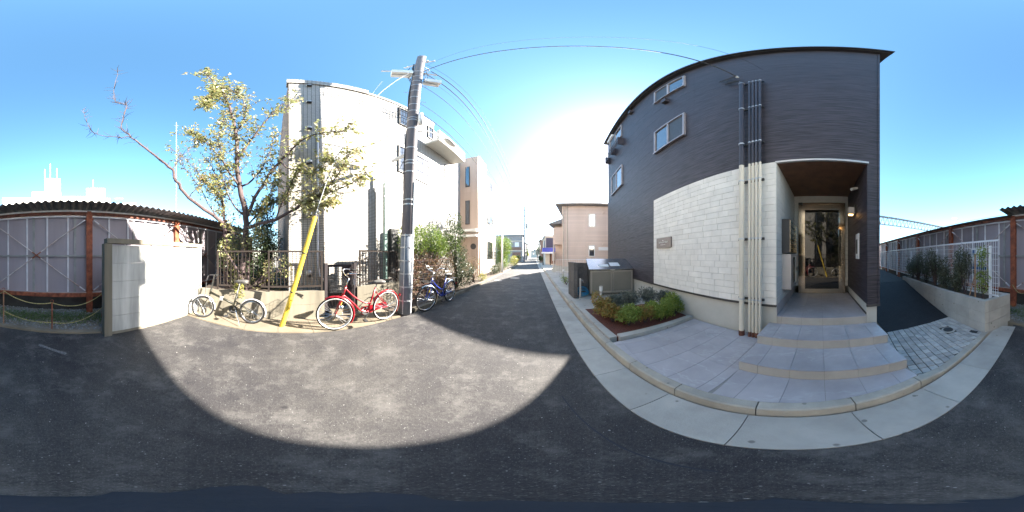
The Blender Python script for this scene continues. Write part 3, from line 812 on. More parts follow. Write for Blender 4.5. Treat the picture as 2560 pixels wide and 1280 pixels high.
def lwindow(y0, y1, z0, z1, x=XW, parent=wb, fr='trim_dark', proud=.04):
    m = MB(); w = .05
    for a in ((y0, y1, z0, z0 + w), (y0, y1, z1 - w, z1), (y0, y0 + w, z0 + w, z1 - w), (y1 - w, y1, z0 + w, z1 - w)):
        m.box(x - .02, x + proud, a[0], a[1], a[2], a[3])
    o = obj('window', m, M[fr], parent)
    mid = (y0 + y1) / 2
    wbox('pane', x - .01, x + .012, y0 + w, mid - .001, z0 + w, z1 - w, M['glass'], o)
    wbox('pane', x - .01, x + .018, mid + .001, y1 - w, z0 + w, z1 - w, M['glass'], o)
    return o
def guard(y0, y1, z0, z1, x=XW, parent=wb, out=.25):
    m = MB()
    for z in (z0, z1, (z0 + z1) / 2): m.tube([(x, y0, z), (x + out, y0, z), (x + out, y1, z), (x, y1, z)], .012, 6)
    k = y0
    while k <= y1 + .01:
        m.tube([(x + out, k, z0), (x + out, k, z1)], .008, 5); k += .12
    return obj('window_guard', m, M['fence_brown'], parent)
lwindow(3.42, 4.15, 6.75, 7.95); guard(3.25, 4.25, 7.05, 7.65)
lwindow(4.90, 5.25, 6.90, 7.75)
lwindow(4.16, 4.98, 4.28, 5.48); lwindow(6.15, 6.75, 5.05, 5.95); lwindow(3.40, 3.75, 4.3, 5.5)
bal = wbox('balcony', XW + .001, -3.12, 4.75, 6.9, 6.32, 6.42, M['white_render'], wb)
wbox('balcony_wall', -3.22, -3.121, 4.75, 6.9, 6.421, 6.95, M['white_render'], bal)
wbox('balcony_wall', XW + .001, -3.221, 6.82, 6.9, 6.421, 6.95, M['white_render'], bal)
for z in (7.95, 6.66, 5.2, 3.88, 2.40, 1.0):
    m = MB(); m.ellipsoid((XW + .02, .72, z), .07, .085, .085, 12, 8); o = obj('vent_cap', m, M['alu'], wb, smooth=True)
    m = MB(); m.box(XW + .02, XW + .10, .66, .78, z - .087, z - .04); obj('grille', m, M['black'], o)
m = MB(); pts = [(XW + .04, .93, 5.0), (XW + .04, .93, 1.2), (XW + .05, .96, .95), (XW + .05, 1.1, .78), (XW + .05, 1.2, .74)]
m.tube(pts, .022, 8); obj('drain_pipe', m, M['stud'], wb, smooth=True)
m = MB(); m.box(-3.72, -3.58, 3.0, 3.25, .9, 2.2); obj('meter_box', m, M['iron'], wb)

tw = thing('tan_building', (-3.7, 12, 0), 'tan apartment building with slit windows and canopy beyond the cream one', 'building')
wbox('stair_tower', -5.8, -3.67, 10.3, 12.2, -.2, 9.1, M['terracotta'], tw)
wbox('side_wall', -5.25, -5.02, 9.2, 10.299, -.2, 8.7, M['grey_render'], tw)
wbox('wall', -12, -3.68, 12.201, 15.4, -.2, 8.3, M['pale_wall'], tw)
wbox('wall', -12, -4.6, 15.401, 18, -.2, 6.4, M['pale_wall'], tw)
for z0, z1 in ((6.45, 8.2), (3.6, 5.35)):
    m = MB(); m.box(-4.60, -4.28, 10.25, 10.30, z0, z1); o = obj('slit_window', m, M['trim_dark'], tw)
    wbox('pane', -4.56, -4.32, 10.235, 10.249, z0 + .04, z1 - .04, M['glass'], o)
cn = wbox('canopy', -4.85, -3.45, 9.3, 10.299, 2.95, 3.10, M['white_render'], tw); wbox('canopy_edge', -4.85, -3.45, 9.3, 9.5, 2.6, 2.75, M['white_render'], cn)
m = MB(); m.tube([(-4.02, 10.30, 2.05), (-4.02, 10.26, 2.05)], .2, 20); obj('round_plate', m, M['trim_dark'], tw)
for z in (8.75, 5.95):
    m = MB(); m.ellipsoid((-4.98, 9.3, z), .1, .1, .1, 10, 6); obj('vent_cap', m, M['alu'], tw, smooth=True)
for z in (4.05, 1.15, 6.9):
    lwindow(12.5, 14.1, z, z + 1.45, -3.68, tw); guard(12.35, 14.3, z + .0, z + .6, -3.68, tw, .3)
m = MB()
for k in range(9): m.bar((-3.60, 10.35 + k * .16, 9.1), (-3.60, 10.35 + k * .16, 8.75), .03)
m.bar((-3.6, 10.3, 8.75), (-3.6, 12.1, 8.75), .03); obj('roof_ladder', m, M['white_paint'], tw)

# ================================================================== GARDEN WALL, RAILINGS, GATE
gw = thing('garden_wall', (LW, -.4, 0), 'low weathered concrete garden wall behind the folding bicycle', 'wall')
cy = [-1.80, -.85, .1, 1.0]
for a, c in zip(cy[:-1], cy[1:]):
    for z0, z1 in ((-.2, .34), (.344, .63)):
        wbox('wall_block', LW - .13, LW + rnd.uniform(0, .003), a + .002, c - .002, z0, z1, M['oldconc'], gw)
gw2 = thing('garden_wall', (LW, 2.3, 0), 'low concrete garden wall between the gate and the utility pole', 'wall')
for a, c in ((1.80, 2.5), (2.5, 3.2)):
    for z0, z1 in ((-.2, .36), (.364, .66)):
        wbox('wall_block', LW - .13, LW + rnd.uniform(0, .003), a + .002, c - .002, z0, z1, M['oldconc'], gw2)
m = MB(); m.prism([(LW - .131, -1.9), (LW - .131, 9.8), (XW - .0, 9.8), (XW - .0, .25), (-12, -.02), (-12, -1.0), (-5.5, -2.2), (-3.7, -1.85)][::-1], -.2, .55)
tag(obj('garden_soil', m, M['planter_soil']), kind='structure')
def railing(y0, y1, z0, z1, label, post_open=False):
    t = thing('railing', (LW - .06, (y0 + y1) / 2, .6), label, 'railing')
    x = LW - .06
    for z in (z0, z1):
        m = MB(); m.bar((x, y0, z), (x, y1, z), .04, .035); obj('rail', m, M['fence_brown'], t)
    for yy in (y0 + .02, y1 - .02) if (y1 - y0) < 1.5 else (y0 + .02, (y0 + y1) / 2, y1 - .02):
        m = MB(); m.bar((x, yy, .62), (x, yy, z1 - .018), .036); obj('post', m, M['fence_brown'], t)
    n = int((y1 - y0) / .083)
    for k in range(1, n):
        yy = y0 + (y1 - y0) * k / n
        m = MB(); m.tube([(x, yy, z0), (x, yy, z1)], .0075, 5); obj('baluster', m, M['fence_brown'], t)
    for k in range(1, 4):
        z = z0 + (z1 - z0) * k / 4; m = MB(); m.tube([(x + .007, y0, z), (x + .007, y1, z)], .004, 5); obj('cross_wire', m, M['fence_brown'], t)
    return t
railing(-1.36, .97, .74, 1.50, 'brown metal railing with thin bars on the low wall behind the yellow guard')
railing(1.88, 3.10, .76, 1.52, 'brown metal railing left of the utility pole above the red bicycle')
gt = thing('garden_gate', (LW - .06, 1.4, .0), 'dark bronze metal garden gate behind the red bicycle', 'gate')
for yy, w in ((1.045, .07), (1.76, .07)):
    m = MB(); m.bar((LW - .06, yy, -.1), (LW - .06, yy, 1.24), w); obj('gate_post', m, M['gate_grey'], gt)
m = MB()
for a, c in (((1.09, .20), (1.72, .20)), ((1.09, 1.18), (1.72, 1.18)), ((1.09, .70), (1.72, .70))):
    m.bar((LW - .06, a[0], a[1]), (LW - .06, c[0], c[1]), .035, .06)
for yy in (1.10, 1.71): m.bar((LW - .06, yy, .17), (LW - .06, yy, 1.21), .035, .05)
obj('gate_frame', m, M['gate_grey'], gt)
wbox('gate_panel', LW - .07, LW - .05, 1.45, 1.70, .23, 1.15, M['gate_grey'], gt)
for k in range(6):
    m = MB(); m.tube([(LW - .06, 1.15 + k * .055, .2), (LW - .06, 1.15 + k * .055, .7)], .006, 5); obj('gate_bar', m, M['gate_grey'], gt)
m = MB(); m.box(LW - .0, LW + .03, 1.68, 1.73, .72, .86); obj('gate_lock', m, M['galv'], gt)
gs = thing('gate_step', (LW + .1, 1.4, 0), 'worn concrete step in front of the garden gate', 'step')
wbox('tread', LW - .10, LW + .30, 1.1, 1.75, -.1, .10, M['slab'], gs); wbox('tread', LW - .10, LW + .14, 1.12, 1.75, .101, .20, M['slab'], gs)

# precast panel wall, left rear
pw = thing('panel_wall', (-2.4, -2.1, 0), 'short precast concrete panel wall with coping beside the gravel strip', 'wall')
PA, PB = Vector((-1.33, -2.325, 0)), Vector((-3.56, -1.875, 0))
ang = math.atan2(PB.y - PA.y, PB.x - PA.x); L = (PB - PA).length; PF = Frame(PA.x, PA.y, ang)
def pbox(name, x0, x1, y0, y1, z0, z1, mt='panelconc'):
    m = MB(); m.box(x0, x1, y0, y1, z0, z1, PF); return obj(name, m, M[mt], pw)
pbox('post', -.06, .07, -.075, .075, -.1, 1.60, 'oldconc'); pbox('post', L - .12, L, -.075, .075, -.1, 1.60, 'panelconc')
for k in range(5): pbox('panel', .071, L - .121, -.028 + rnd.uniform(-.003, .003), .03, .06 + k * .305, .06 + k * .305 + .300)
pbox('base', .071, L - .121, -.02, .02, -.1, .055, 'oldconc')
pbox('coping', -.02, L + .02, -.085, .085, 1.605, 1.685, 'oldconc')

# ================================================================== RAILWAY FENCE
FP = Vector((-1.595, -3.668, 0)); FD = Vector((.9603, -.2787, 0)); FN = Vector((.2787, .9603, 0))
FF = Frame(FP.x, FP.y, math.atan2(FD.y, FD.x))      # x along fence, +y toward the road
rfence = thing('railway_fence', (0, -4.1, 0), 'tall mauve panel fence on rusty steel posts along the railway', 'fence')
def fbox(name, x0, x1, y0, y1, z0, z1, mt, parent=rfence):
    m = MB(); m.box(x0, x1, y0, y1, z0, z1, FF); return obj(name, m, M[mt], parent)
BAY = 2.55; nb0, nb1 = -3, 8
for b_ in range(nb0, nb1 + 1):
    x = b_ * BAY
    p = fbox('post', x - .05, x + .05, -.02, .10, -.1, 2.50, 'rust')
    fbox('flange', x - .075, x + .075, .101, .112, -.1, 2.44, 'rust', p)
    if b_ == nb1: break
    for z0, z1, mt in ((.40, .49, 'rust'), (2.40, 2.48, 'rust_dull')):
        fbox('beam', x + .052, x + BAY - .052, .0, .08, z0, z1, mt)
    fbox('mid_rail', x + .052, x + BAY - .052, .012, .03, 1.385, 1.425, 'stud_dull')
    fbox('top_rail', x + .052, x + BAY - .052, .012, .03, 2.355, 2.392, 'stud')
    fbox('base_board', x, x + BAY - .01, -.22, -.18, -.1, .42, 'dark')  # dark sheet added for the darkness of the open gap below the beam
    for k in range(5):
        xa = x + k * BAY / 5
        piece('fence_panel', M['fencepanel'], rfence, FF.p(xa + BAY / 10, -.045, 1.44), (BAY / 5 - .004, .012, 1.90), FF.a)
        if k:
            piece('stud', M['stud'], rfence, FF.p(xa, -.012, 1.44), (.036, .03, 1.86), FF.a)
        if k in (1, 3):
            piece('stud', M['stud_dull'], rfence, FF.p(xa - .17, -.016, 1.44), (.06, .022, 1.88), FF.a)
    if nb0 < b_ < 6:
        for za, zb in ((2.28, .56), (.56, 2.28)):
            a, c = FF.p(x + .10, .06 if za > zb else .075, za), FF.p(x + BAY - .10, .06 if za > zb else .075, zb)
            m = MB(); m.tube([a, c], .011, 6); rd = obj('brace', m, M['brace_steel'], rfence)
            d = (c - a).normalized()
            m = MB(); m.tube([a.lerp(c, .455), a.lerp(c, .545)], .0135, 6); obj('turnbuckle', m, M['rust'], rd)
            for q, sgn in ((a, 1), (c, -1)):
                m = MB(); m.bar(q, q + d * sgn * .17, .02, .055, FN); obj('gusset', m, M['stud'], rd)
                m = MB(); m.bar(q - d * sgn * .07, q, .02, .07, FN); obj('lug', m, M['rust'], rd)
fbox('coping_strip', 2.60, nb1 * BAY, -.08, .12, 2.485, 2.53, 'dark')
# corrugated canopy, one sheet per half bay
sheet_w = BAY / 3
x = -6.6
while x < 2.55:
    m = MB(); nn = 22; V = []; F = []
    for j, (yy, zz) in enumerate(((-.15, 2.56), (.48, 2.625))):
        for i in range(nn + 1):
            xs = x + sheet_w * i / nn
            wv = .026 * math.cos(2 * math.pi * xs / .166)
            V.append(FF.p(xs, yy, zz + wv)); 
    V += [v + Vector((0, 0, .008)) for v in V]
    q = nn + 1
    for i in range(nn):
        F += [(i, i + 1, q + i + 1, q + i), (2 * q + i, 3 * q + i, 3 * q + i + 1, 2 * q + i + 1), (q + i, q + i + 1, 3 * q + i + 1, 3 * q + i), (i, 2 * q + i, 2 * q + i + 1, i + 1)]
    m.add(V, F); obj('canopy_sheet', m, M['slate'], rfence); x += sheet_w
fbox('canopy_rail', -6.6, 2.62, .02, .05, 2.495, 2.53, 'white_paint')
for x in (-5.8, -4.6, -3.3, -2.0, -1.55, -.95, -.2, .4, 1.25, 2.1):
    fbox('canopy_bracket', x - .022, x + .022, .005, .055, 2.45, 2.494, 'white_paint')

# ================================================================== ROPE BARRIER ON THE GRAVEL
def stake(px, py, dtop, d, label, lean=0.0, rust='rust'):
    base = sight(px, py, d); base.z = -.02
    t = thing('barrier_stake', base, label, 'stake', 'rusty stakes holding the rope')
    top = base + Vector((lean, 0, dtop))
    m = MB(); m.tube([base, top], .012, 8); obj('rod', m, M[rust], t)
    m = MB(); m.tube([top + Vector((.028 * math.cos(k), 0, .028 + .028 * math.sin(k))) for k in [i * .7 for i in range(9)]], .006, 6); obj('ring', m, M['rust'], t)
    return top
t1 = stake(9, 812, .74, 3.15, 'thin yellowish rusty stake on the gravel nearest the drive', 0, 'timber')
t2 = stake(130, 822, .56, 2.92, 'short rusty stake in the middle of the gravel strip')
t3 = stake(254, 772, .62, 3.55, 'leaning red stake beside the precast panel wall', -.06)
t0 = FF.p(2.55, .115, .62)
def rope(a, c, sag, label, mt='yellow'):
    pts = [a.lerp(c, k / 18) - Vector((0, 0, sag * 4 * (k / 18) * (1 - k / 18))) for k in range(19)]
    m = MB(); m.tube(pts, .0075, 6); tag(obj('rope', m, M[mt]), label, 'rope', 'ropes strung between stakes')
M['rope'] = mat('twisted_rope', (.36, .30, .12), .8, .6, 60.0, bmp=.3)
V3 = lambda z: Vector((0, 0, z))
rope(t1, t2, .10, 'upper yellow black rope between yellowish and short stakes', 'rope'); rope(t2, t3, .16, 'upper rope sagging from short stake to leaning red stake', 'rope')
rope(t1 - V3(.42), t2 - V3(.40), .06, 'lower rope between the yellowish and short stakes', 'rope'); rope(t2 - V3(.40), t3 - V3(.33), .14, 'lower rope drooping from short stake to leaning red stake', 'rope')
rope(t0, t1 - V3(.02), .12, 'rope running from the fence post to the yellowish stake', 'rope')

# ================================================================== UTILITY POLE AND CABLES
PBs, PT = Vector((-2.70, 2.66, 0)), Vector((-2.45, 2.98, 12.0))
up = thing('utility_pole', PBs, 'tall grey concrete utility pole beside the red bicycle', 'utility pole')
def onpole(z): return PBs.lerp(PT, z / 12.0)
def prad(z): return .150 - .042 * z / 12.0
m = MB(); m.tube([onpole(z) for z in (-.2, 3, 6, 9, 12.0)], [prad(z) for z in (-.2, 3, 6, 9, 12.0)], 24); obj('shaft', m, M['pole_conc'], up, smooth=True)
m = MB(); m.tube([onpole(z) for z in (.03, 1.85)], [prad(z) + .010 for z in (.03, 1.85)], 24); sl_ = obj('sleeve', m, M['pole_sleeve'], up, smooth=True)
for z in (.35, .68, .98, 1.28, 1.58, 1.86):
    m = MB(); m.tube([onpole(z), onpole(z + .025)], prad(z) + .016, 24); obj('band', m, M['galv'], sl_)
m = MB(); q = Vector((.07, -.14, 0)); m.tube([onpole(z) + q for z in (.05, 1.9)], .014, 8); obj('earth_guard', m, M['galv'], up)
m = MB(); q = Vector((.155, .02, 0)); m.tube([onpole(z) + q * (prad(z) / .15) for z in (.05, 1.7, 3.2)], .020, 8); obj('earth_guard', m, M['white_paint'], up)
for z in (2.6, 2.72, 3.5, 3.75, 3.85, 4.3, 5.1, 5.5, 5.62, 6.0, 6.4, 6.9, 7.4, 7.9, 8.3, 8.8, 9.4):
    m = MB(); m.tube([onpole(z), onpole(z + .03)], prad(z) + .006, 20); obj('strap', m, M['galv'], up)
for k in range(12):
    z = 2.4 + k * .62; sd = 1 if k % 2 else -1
    q = Vector((.6, .8, 0)) * sd
    m = MB(); m.tube([onpole(z) + q * prad(z), onpole(z) + q * (prad(z) + .15)], .009, 6); obj('step_bolt', m, M['galv'], up)
p = onpole(8.9)
bxf = Frame(p.x, p.y, R(55))
def polebox(name, x0, x1, y0, y1, z0, z1, mt):
    m = MB(); m.box(x0, x1, y0, y1, z0, z1, bxf); return obj(name, m, M[mt], up)
polebox('transformer_box', -.62, -.14, -.16, .16, 9.0, 9.27, 'white_paint')
polebox('terminal_box', .16, .56, -.13, .13, 8.35, 8.62, 'white_paint')
m = MB(); m.bar(bxf.p(-.85, 0, 9.4), bxf.p(.5, 0, 9.4), .06); obj('cross_arm', m, M['galv'], up)
for qa, qb in ((bxf.p(-.10, 0, 8.95), bxf.p(-.6, 0, 8.98)), (bxf.p(.10, 0, 8.32), bxf.p(.5, 0, 8.33))):
    m = MB(); m.bar(qa, qb, .05); obj('box_bracket', m, M['galv'], up)
m = MB(); m.bar((onpole(10.9).x - .55, onpole(10.9).y, 10.9), (onpole(10.9).x + .35, onpole(10.9).y + .1, 10.9), .05); obj('cross_arm', m, M['galv'], up)
for k in range(3):
    q = onpole(10.92) + Vector((-.45 + k * .32, .03, 0)); m = MB(); m.tube([q, q + V3(.16)], [.035, .02], 8); obj('insulator', m, M['white_paint'], up)
q = onpole(4.2); m = MB(); m.bar(q, q + Vector((-.62, -.05, -.02)), .05, .09); m.tube([q + Vector((-.6, -.05, 0)), q + Vector((-.6, -.05, .3))], .008, 6); obj('bracket_arm', m, M['galv'], up)
q = onpole(5.0)
m = MB(); m.tube([q, q + Vector((.12, .35, .28)), q + Vector((.18, .75, .36)), q + Vector((.22, 1.1, .38))], .022, 8); la = obj('lamp_arm', m, M['galv'], up, smooth=True)
m = MB(); m.ellipsoid(q + Vector((.25, 1.35, .37)), .11, .32, .06, 14, 8); obj('lamp_head', m, M['white_paint'], la, smooth=True)
m = MB(); q = onpole(5.3) + Vector((.2, .06, 0)); m.tube([q, q + V3(.55)], .06, 12); obj('fuse_canister', m, M['white_paint'], up, smooth=True)
m = MB()
for k in range(7):
    c = onpole(8.5 + .25 * k); rr_ = prad(9) + .05 + .04 * (k % 3)
    m.tube([c + Vector((rr_ * math.cos(t), rr_ * math.sin(t), .05 * math.sin(3 * t + k))) for t in [i * .5 for i in range(10)]], .010, 5)
m.tube([onpole(z) + Vector((-.07, -.11 - .02 * math.sin(z * 2), 0)) for z in [3 + .5 * k for k in range(16)]], .02, 6)
obj('loose_wiring', m, M['cable'], up)
# guy wire with yellow guard
ga, gz = Vector((-3.00, .06, 0)), onpole(10.0)
gd_ = (gz - ga).normalized()
gy = thing('guy_wire', ga, 'slanting steel guy wire with yellow plastic guard behind the red bicycle', 'guy wire')
m = MB(); m.tube([ga - gd_ * .1, gz], .008, 6); obj('wire', m, M['galv'], gy)
m = MB(); m.tube([ga + gd_ * .02, ga + gd_ * 2.22], [.048, .042], 14); gg = obj('guard', m, M['yellow'], gy, smooth=False)
m = MB(); m.tube([ga + gd_ * 2.22, ga + gd_ * 2.27], .036, 12); obj('guard_cap', m, M['trim_dark'], gg)
for k in (.75, 1.5):
    m = MB(); m.tube([ga + gd_ * k, ga + gd_ * (k + .02)], .049, 14); obj('guard_band', m, M['iron'], gg)
# green steel post with its service cable
gp = sight(963, 700, 4.5); gp.z = .5
gpost = thing('service_post', gp, 'green painted square steel service post left of the utility pole', 'post')
m = MB(); m.bar(gp, gp + V3(3.05), .085); obj('shaft', m, M['green_post'], gpost)
m = MB(); m.tube([gp + V3(3.05), gp + V3(3.45)], .03, 10); obj('mast_top', m, M['galv'], gpost)
for z in (1.0, 2.6, 2.9):
    m = MB(); m.bar(gp + V3(z), gp + V3(z + .03), .10); obj('band', m, M['galv'], gpost)
m = MB(); m.tube([gp + Vector((-.05, .03, 0)), gp + Vector((-.05, .03, 2.9))], .02, 8); obj('conduit', m, M['green_post'], gpost)

def cable(a, c, sag, r, label, n=28, mt='cable'):
    a, c = Vector(a), Vector(c)
    pts = [a.lerp(c, k / n) - V3(sag * 4 * (k / n) * (1 - k / n)) for k in range(n + 1)]
    m = MB(); m.tube(pts, r, 6); tag(obj('overhead_cable', m, M[mt]), label, 'cable', 'overhead cables')
anchor = Vector(an)
cable(onpole(9.3) + Vector((.1, 0, 0)), anchor, .25, .014, 'thick black service cable from pole to dark building')
cable(onpole(9.9) + Vector((.1, 0, 0)), BF.p(-.83, DW - .02, 6.7), .15, .004, 'thin upper wire from pole to dark building')
cable(onpole(4.25) + Vector((-.1, 0, 0)), gp + V3(3.3), .3, .010, 'short drooping cable from pole bracket to green post')
FPole = Vector((-2.25, 38, 0))
for i, (z0, dx, z1, rr_, sag, lb) in enumerate(((9.2, .35, 10.6, .016, .9, 'upper thick street cable running along the road'), (8.9, .25, 10.3, .016, 1.1, 'second thick street cable running along the road'),
        (8.0, .1, 9.5, .010, .9, 'middle thin street cable running along the road'), (6.6, .1, 8.2, .008, .8, 'low thin street cable along the road'),
        (6.0, .12, 7.6, .012, .8, 'lowest bundled street cable along the road'), (10.3, -.4, 12.4, .006, .8, 'topmost left power line along the road'), (10.3, .2, 12.4, .006, .8, 'topmost right power line along the road'))):
    cable(onpole(z0) + Vector((dx, .05, 0)), FPole + Vector((dx, 0, z1)), sag, rr_, lb)
cable(onpole(5.6) + Vector((-.1, 0, 0)), (XW, 1.55, 4.55), .45, .010, 'black cable sagging from pole to cream building', mt='cable')
cable(onpole(8.75) + Vector((-.7, -.5, 0)), (XW - .5, 2.6, 8.4), .05, .007, 'pale wire from pole arm to cream building roof', mt='galv')
# railway lines behind the fence
cable(FF.p(-30, -9, 5.6), FF.p(40, -9, 5.6), .3, .015, 'upper railway wire beyond the fence'); cable(FF.p(-30, -6, 4.7), FF.p(40, -6, 4.7), .3, .012, 'lower railway wire beyond the fence')

# ================================================================== BICYCLES
def wheel(parent, cx, Rw, tyre, rim, yaw=0.0, nsp=28, wall=None):
    """wheel in the x-z plane at (cx, 0, Rw); yaw turns it about the vertical through its hub"""
    c = Vector((cx, 0, Rw)); ux = Vector((math.cos(yaw), math.sin(yaw), 0)); uy = Vector((-math.sin(yaw), math.cos(yaw), 0))
    ring = lambda r, n=36, off=0: [c + ux * r * math.cos(2 * math.pi * k / n) + V3(r * math.sin(2 * math.pi * k / n)) + uy * off for k in range(n)]
    m = MB(); m.tube(ring(Rw - .019), .019, 8, close=True); w = obj('wheel', m, M[tyre], parent, smooth=True)
    m = MB(); m.tube(ring(Rw - .042), .011, 6, close=True); obj('rim', m, M[rim], w, smooth=True)
    if wall:
        for s_ in (-.0125, .0125):
            m = MB(); m.tube(ring(Rw - .030, 36, s_), .0085, 6, close=True); obj('white_wall', m, M[wall], w, smooth=True)
    m = MB(); m.tube([c - uy * .05, c - uy * .03, c + uy * .03, c + uy * .05], [.010, .022, .022, .010], 10); obj('hub', m, M['chrome'], w, smooth=True)
    m = MB()
    for k in range(nsp):
        t = 2 * math.pi * k / nsp; s = .028 if k % 2 else -.028; dt = (.45 if (k // 2) % 2 else -.45)
        m.tube([c + uy * s + ux * .02 * math.cos(t + dt) + V3(.02 * math.sin(t + dt)), c + ux * (Rw - .045) * math.cos(t) + V3((Rw - .045) * math.sin(t))], .0019, 4, caps=False)
    obj('spoke_web', m, M['chrome'], w, kind='stuff')
    return c, ux, uy
def fender(parent, c, ux, Rw, a0, a1, mt, name='mudguard', w=.026):
    m = MB(); n = 18; V = []; F = []
    uy = Vector((-ux.y, ux.x, 0))
    for k in range(n + 1):
        t = R(a0 + (a1 - a0) * k / n); rd = ux * math.cos(t) + V3(math.sin(t))
        for s, r in ((-w, Rw + .004), (-w * .6, Rw + .02), (0, Rw + .026), (w * .6, Rw + .02), (w, Rw + .004)): V.append(c + rd * r + uy * s)
    for k in range(n):
        for j in range(4): F.append((k * 5 + j, k * 5 + j + 1, (k + 1) * 5 + j + 1, (k + 1) * 5 + j))
    m.add(V, F); return obj(name, m, M[mt], parent, smooth=True)
def curve(pts, n=5):
    pts = [Vector(p) for p in pts]; out = []
    P = [pts[0]] + pts + [pts[-1]]
    for i in range(1, len(P) - 2):
        for k in range(n):
            t = k / n; a, b_, c, d = P[i - 1:i + 3]
            out.append(.5 * ((2 * b_) + (c - a) * t + (2 * a - 5 * b_ + 4 * c - d) * t * t + (3 * b_ - a - 3 * c + d) * t ** 3))
    return out + [pts[-1]]
def saddle(parent, x, z, mt='leather'):
    m = MB()
    secs = [(-.13, .085, .02), (-.10, .105, .035), (-.02, .075, .035), (.06, .035, .03), (.13, .018, .015)]
    V = []; F = []; n = 12
    for sx, w, h in secs:
        for k in range(n):
            t = 2 * math.pi * k / n; V.append((x + sx, w * math.cos(t), z + h * math.sin(t) - (.02 if math.sin(t) < 0 else 0)))
    for i in range(len(secs) - 1):
        for k in range(n): F.append((i * n + k, i * n + (k + 1) % n, (i + 1) * n + (k + 1) % n, (i + 1) * n + k))
    F += [tuple(range(n - 1, -1, -1)), tuple(4 * n + k for k in range(n))]
    m.add(V, F); return obj('saddle', m, M[mt], parent, smooth=True)
def city_bike(loc, rz, label, paint, tyre, wb, Rw, steer, basket=True, lean=R(4), rack=True, chain=True, guardpaint=None):
    t = thing('bicycle', loc, label, 'bicycle', 'bicycles parked on the left', rz, local=True)
    t.rotation_euler = (lean, 0, rz)
    k = Rw / .33; gp_ = guardpaint or paint
    wall = 'whitewall' if tyre == 'whitewall' else None
    cr, ux, uy = wheel(t, 0, Rw, 'rubber', 'chrome', wall=wall)
    cf, fx, fy = wheel(t, wb, Rw, 'rubber', 'chrome', steer, wall=wall)
    fender(t, cr, ux, Rw, 25, 215, gp_); fender(t, cf, fx, Rw, 60, 215, gp_)
    hb, ht = Vector((wb - .135, 0, Rw + .34)), Vector((wb - .20, 0, Rw + .51))
    bb, st, su = Vector((.45, 0, .28)), Vector((.275, 0, .76)), Vector((.245, 0, .84))
    m = MB(); m.tube([hb, ht], .022, 10); m.tube(curve([hb + Vector((-.005, 0, .02)), (wb * .68, 0, .50), (.60, 0, .335), bb]), .018, 10)
    m.tube(curve([ht + Vector((0, 0, -.05)), (wb * .66, 0, .62), (.50, 0, .475), (.385, 0, .46)]), .016, 10)
    m.tube([bb, st], .017, 10); m.tube([bb + Vector((-.02, 0, 0)), bb + Vector((.02, 0, 0))], .03, 10)
    for s in (-1, 1):
        m.tube([bb + Vector((0, .02 * s, 0)), (0, .05 * s, Rw)], .010, 8); m.tube([Vector((.29, .015 * s, .70)), (0, .05 * s, Rw)], .008, 8)
    obj('frame', m, M[paint], t, smooth=True)
    m = MB(); m.tube([st, su], .013, 8); obj('seat_post', m, M['chrome'], t)
    saddle(t, .22, .875)
    m = MB()
    for s in (-1, 1): m.tube(curve([hb + fy * .0 * s, hb + fy * .045 * s + Vector((.03, 0, -.10)), cf + fy * .05 * s]), .011, 8)
    m.tube([hb + fy * .04, hb - fy * .04], .014, 8); obj('fork', m, M[paint], t, smooth=True)
    stp = ht + (ht - hb).normalized() * .16
    m = MB(); m.tube([ht, stp], .013, 8)
    m.tube(curve([stp - fx * .18 - fy * .29 + V3(.10), stp + fx * .05 - fy * .27 + V3(.12), stp + fx * .07 - fy * .14 + V3(.06), stp, stp + fx * .07 + fy * .14 + V3(.06), stp + fx * .05 + fy * .27 + V3(.12), stp - fx * .18 + fy * .29 + V3(.10)]), .011, 8)
    hbar = obj('handlebar', m, M['chrome'], t, smooth=True)
    for s in (-1, 1):
        a = stp - fx * .20 + fy * .293 * s + V3(.10); m = MB(); m.tube([a, a + fx * .13 - fy * .005 * s + V3(.006)], .017, 10); obj('grip', m, M['rubber'], hbar, smooth=True)
        m = MB(); m.tube([a + fx * .14 + V3(-.01), a + fx * .07 + V3(-.05), a + fx * .0 + V3(-.055)], .006, 6); obj('brake_lever', m, M['chrome'], hbar)
    for s in (-1, 1):
        m = MB(); m.tube([bb, bb + Vector((0, .06 * s, 0)), bb + Vector((.10 * s, .07 * s, -.13 * s))], .009, 8); crk = obj('crank', m, M['iron'], t)
        m = MB(); m.bar(bb + Vector((.10 * s, .06 * s, -.13 * s)), bb + Vector((.10 * s, .16 * s, -.13 * s)), .06, .025); obj('pedal', m, M['iron'], crk)
    m = MB(); V = []
    m.tube([bb + Vector((0, -.045, 0)), bb + Vector((0, -.055, 0))], .085, 20); obj('chainring', m, M['chrome'], crk)
    m = MB(); m.add([bb + Vector((.11, -.05, .02)), bb + Vector((.08, -.05, .09)), Vector((-.05, -.06, Rw + .05)), Vector((-.07, -.06, Rw - .02)), Vector((-.02, -.06, Rw - .05)), bb + Vector((.06, -.05, -.09))] + [q + Vector((0, -.03, 0)) for q in (bb + Vector((.11, -.05, .02)), bb + Vector((.08, -.05, .09)), Vector((-.05, -.06, Rw + .05)), Vector((-.07, -.06, Rw - .02)), Vector((-.02, -.06, Rw - .05)), bb + Vector((.06, -.05, -.09)))],
        [(0, 1, 2, 3, 4, 5), (11, 10, 9, 8, 7, 6)] + [(i, (i + 1) % 6, (i + 1) % 6 + 6, i + 6) for i in range(6)]); obj('chain_guard', m, M[gp_], t)
    if rack:
        m = MB()
        for s in (-.05, 0, .05): m.tube([(.18, s, Rw * 2 + .055), (-.28, s, Rw * 2 + .055)], .005, 6)
        for s in (-1, 1): m.tube([(-.2, .05 * s, Rw * 2 + .055), (0, .06 * s, Rw)], .005, 6)
        m.tube([(-.28, -.05, Rw * 2 + .055), (-.28, .05, Rw * 2 + .055)], .005, 6); obj('rear_rack', m, M['chrome'], t)
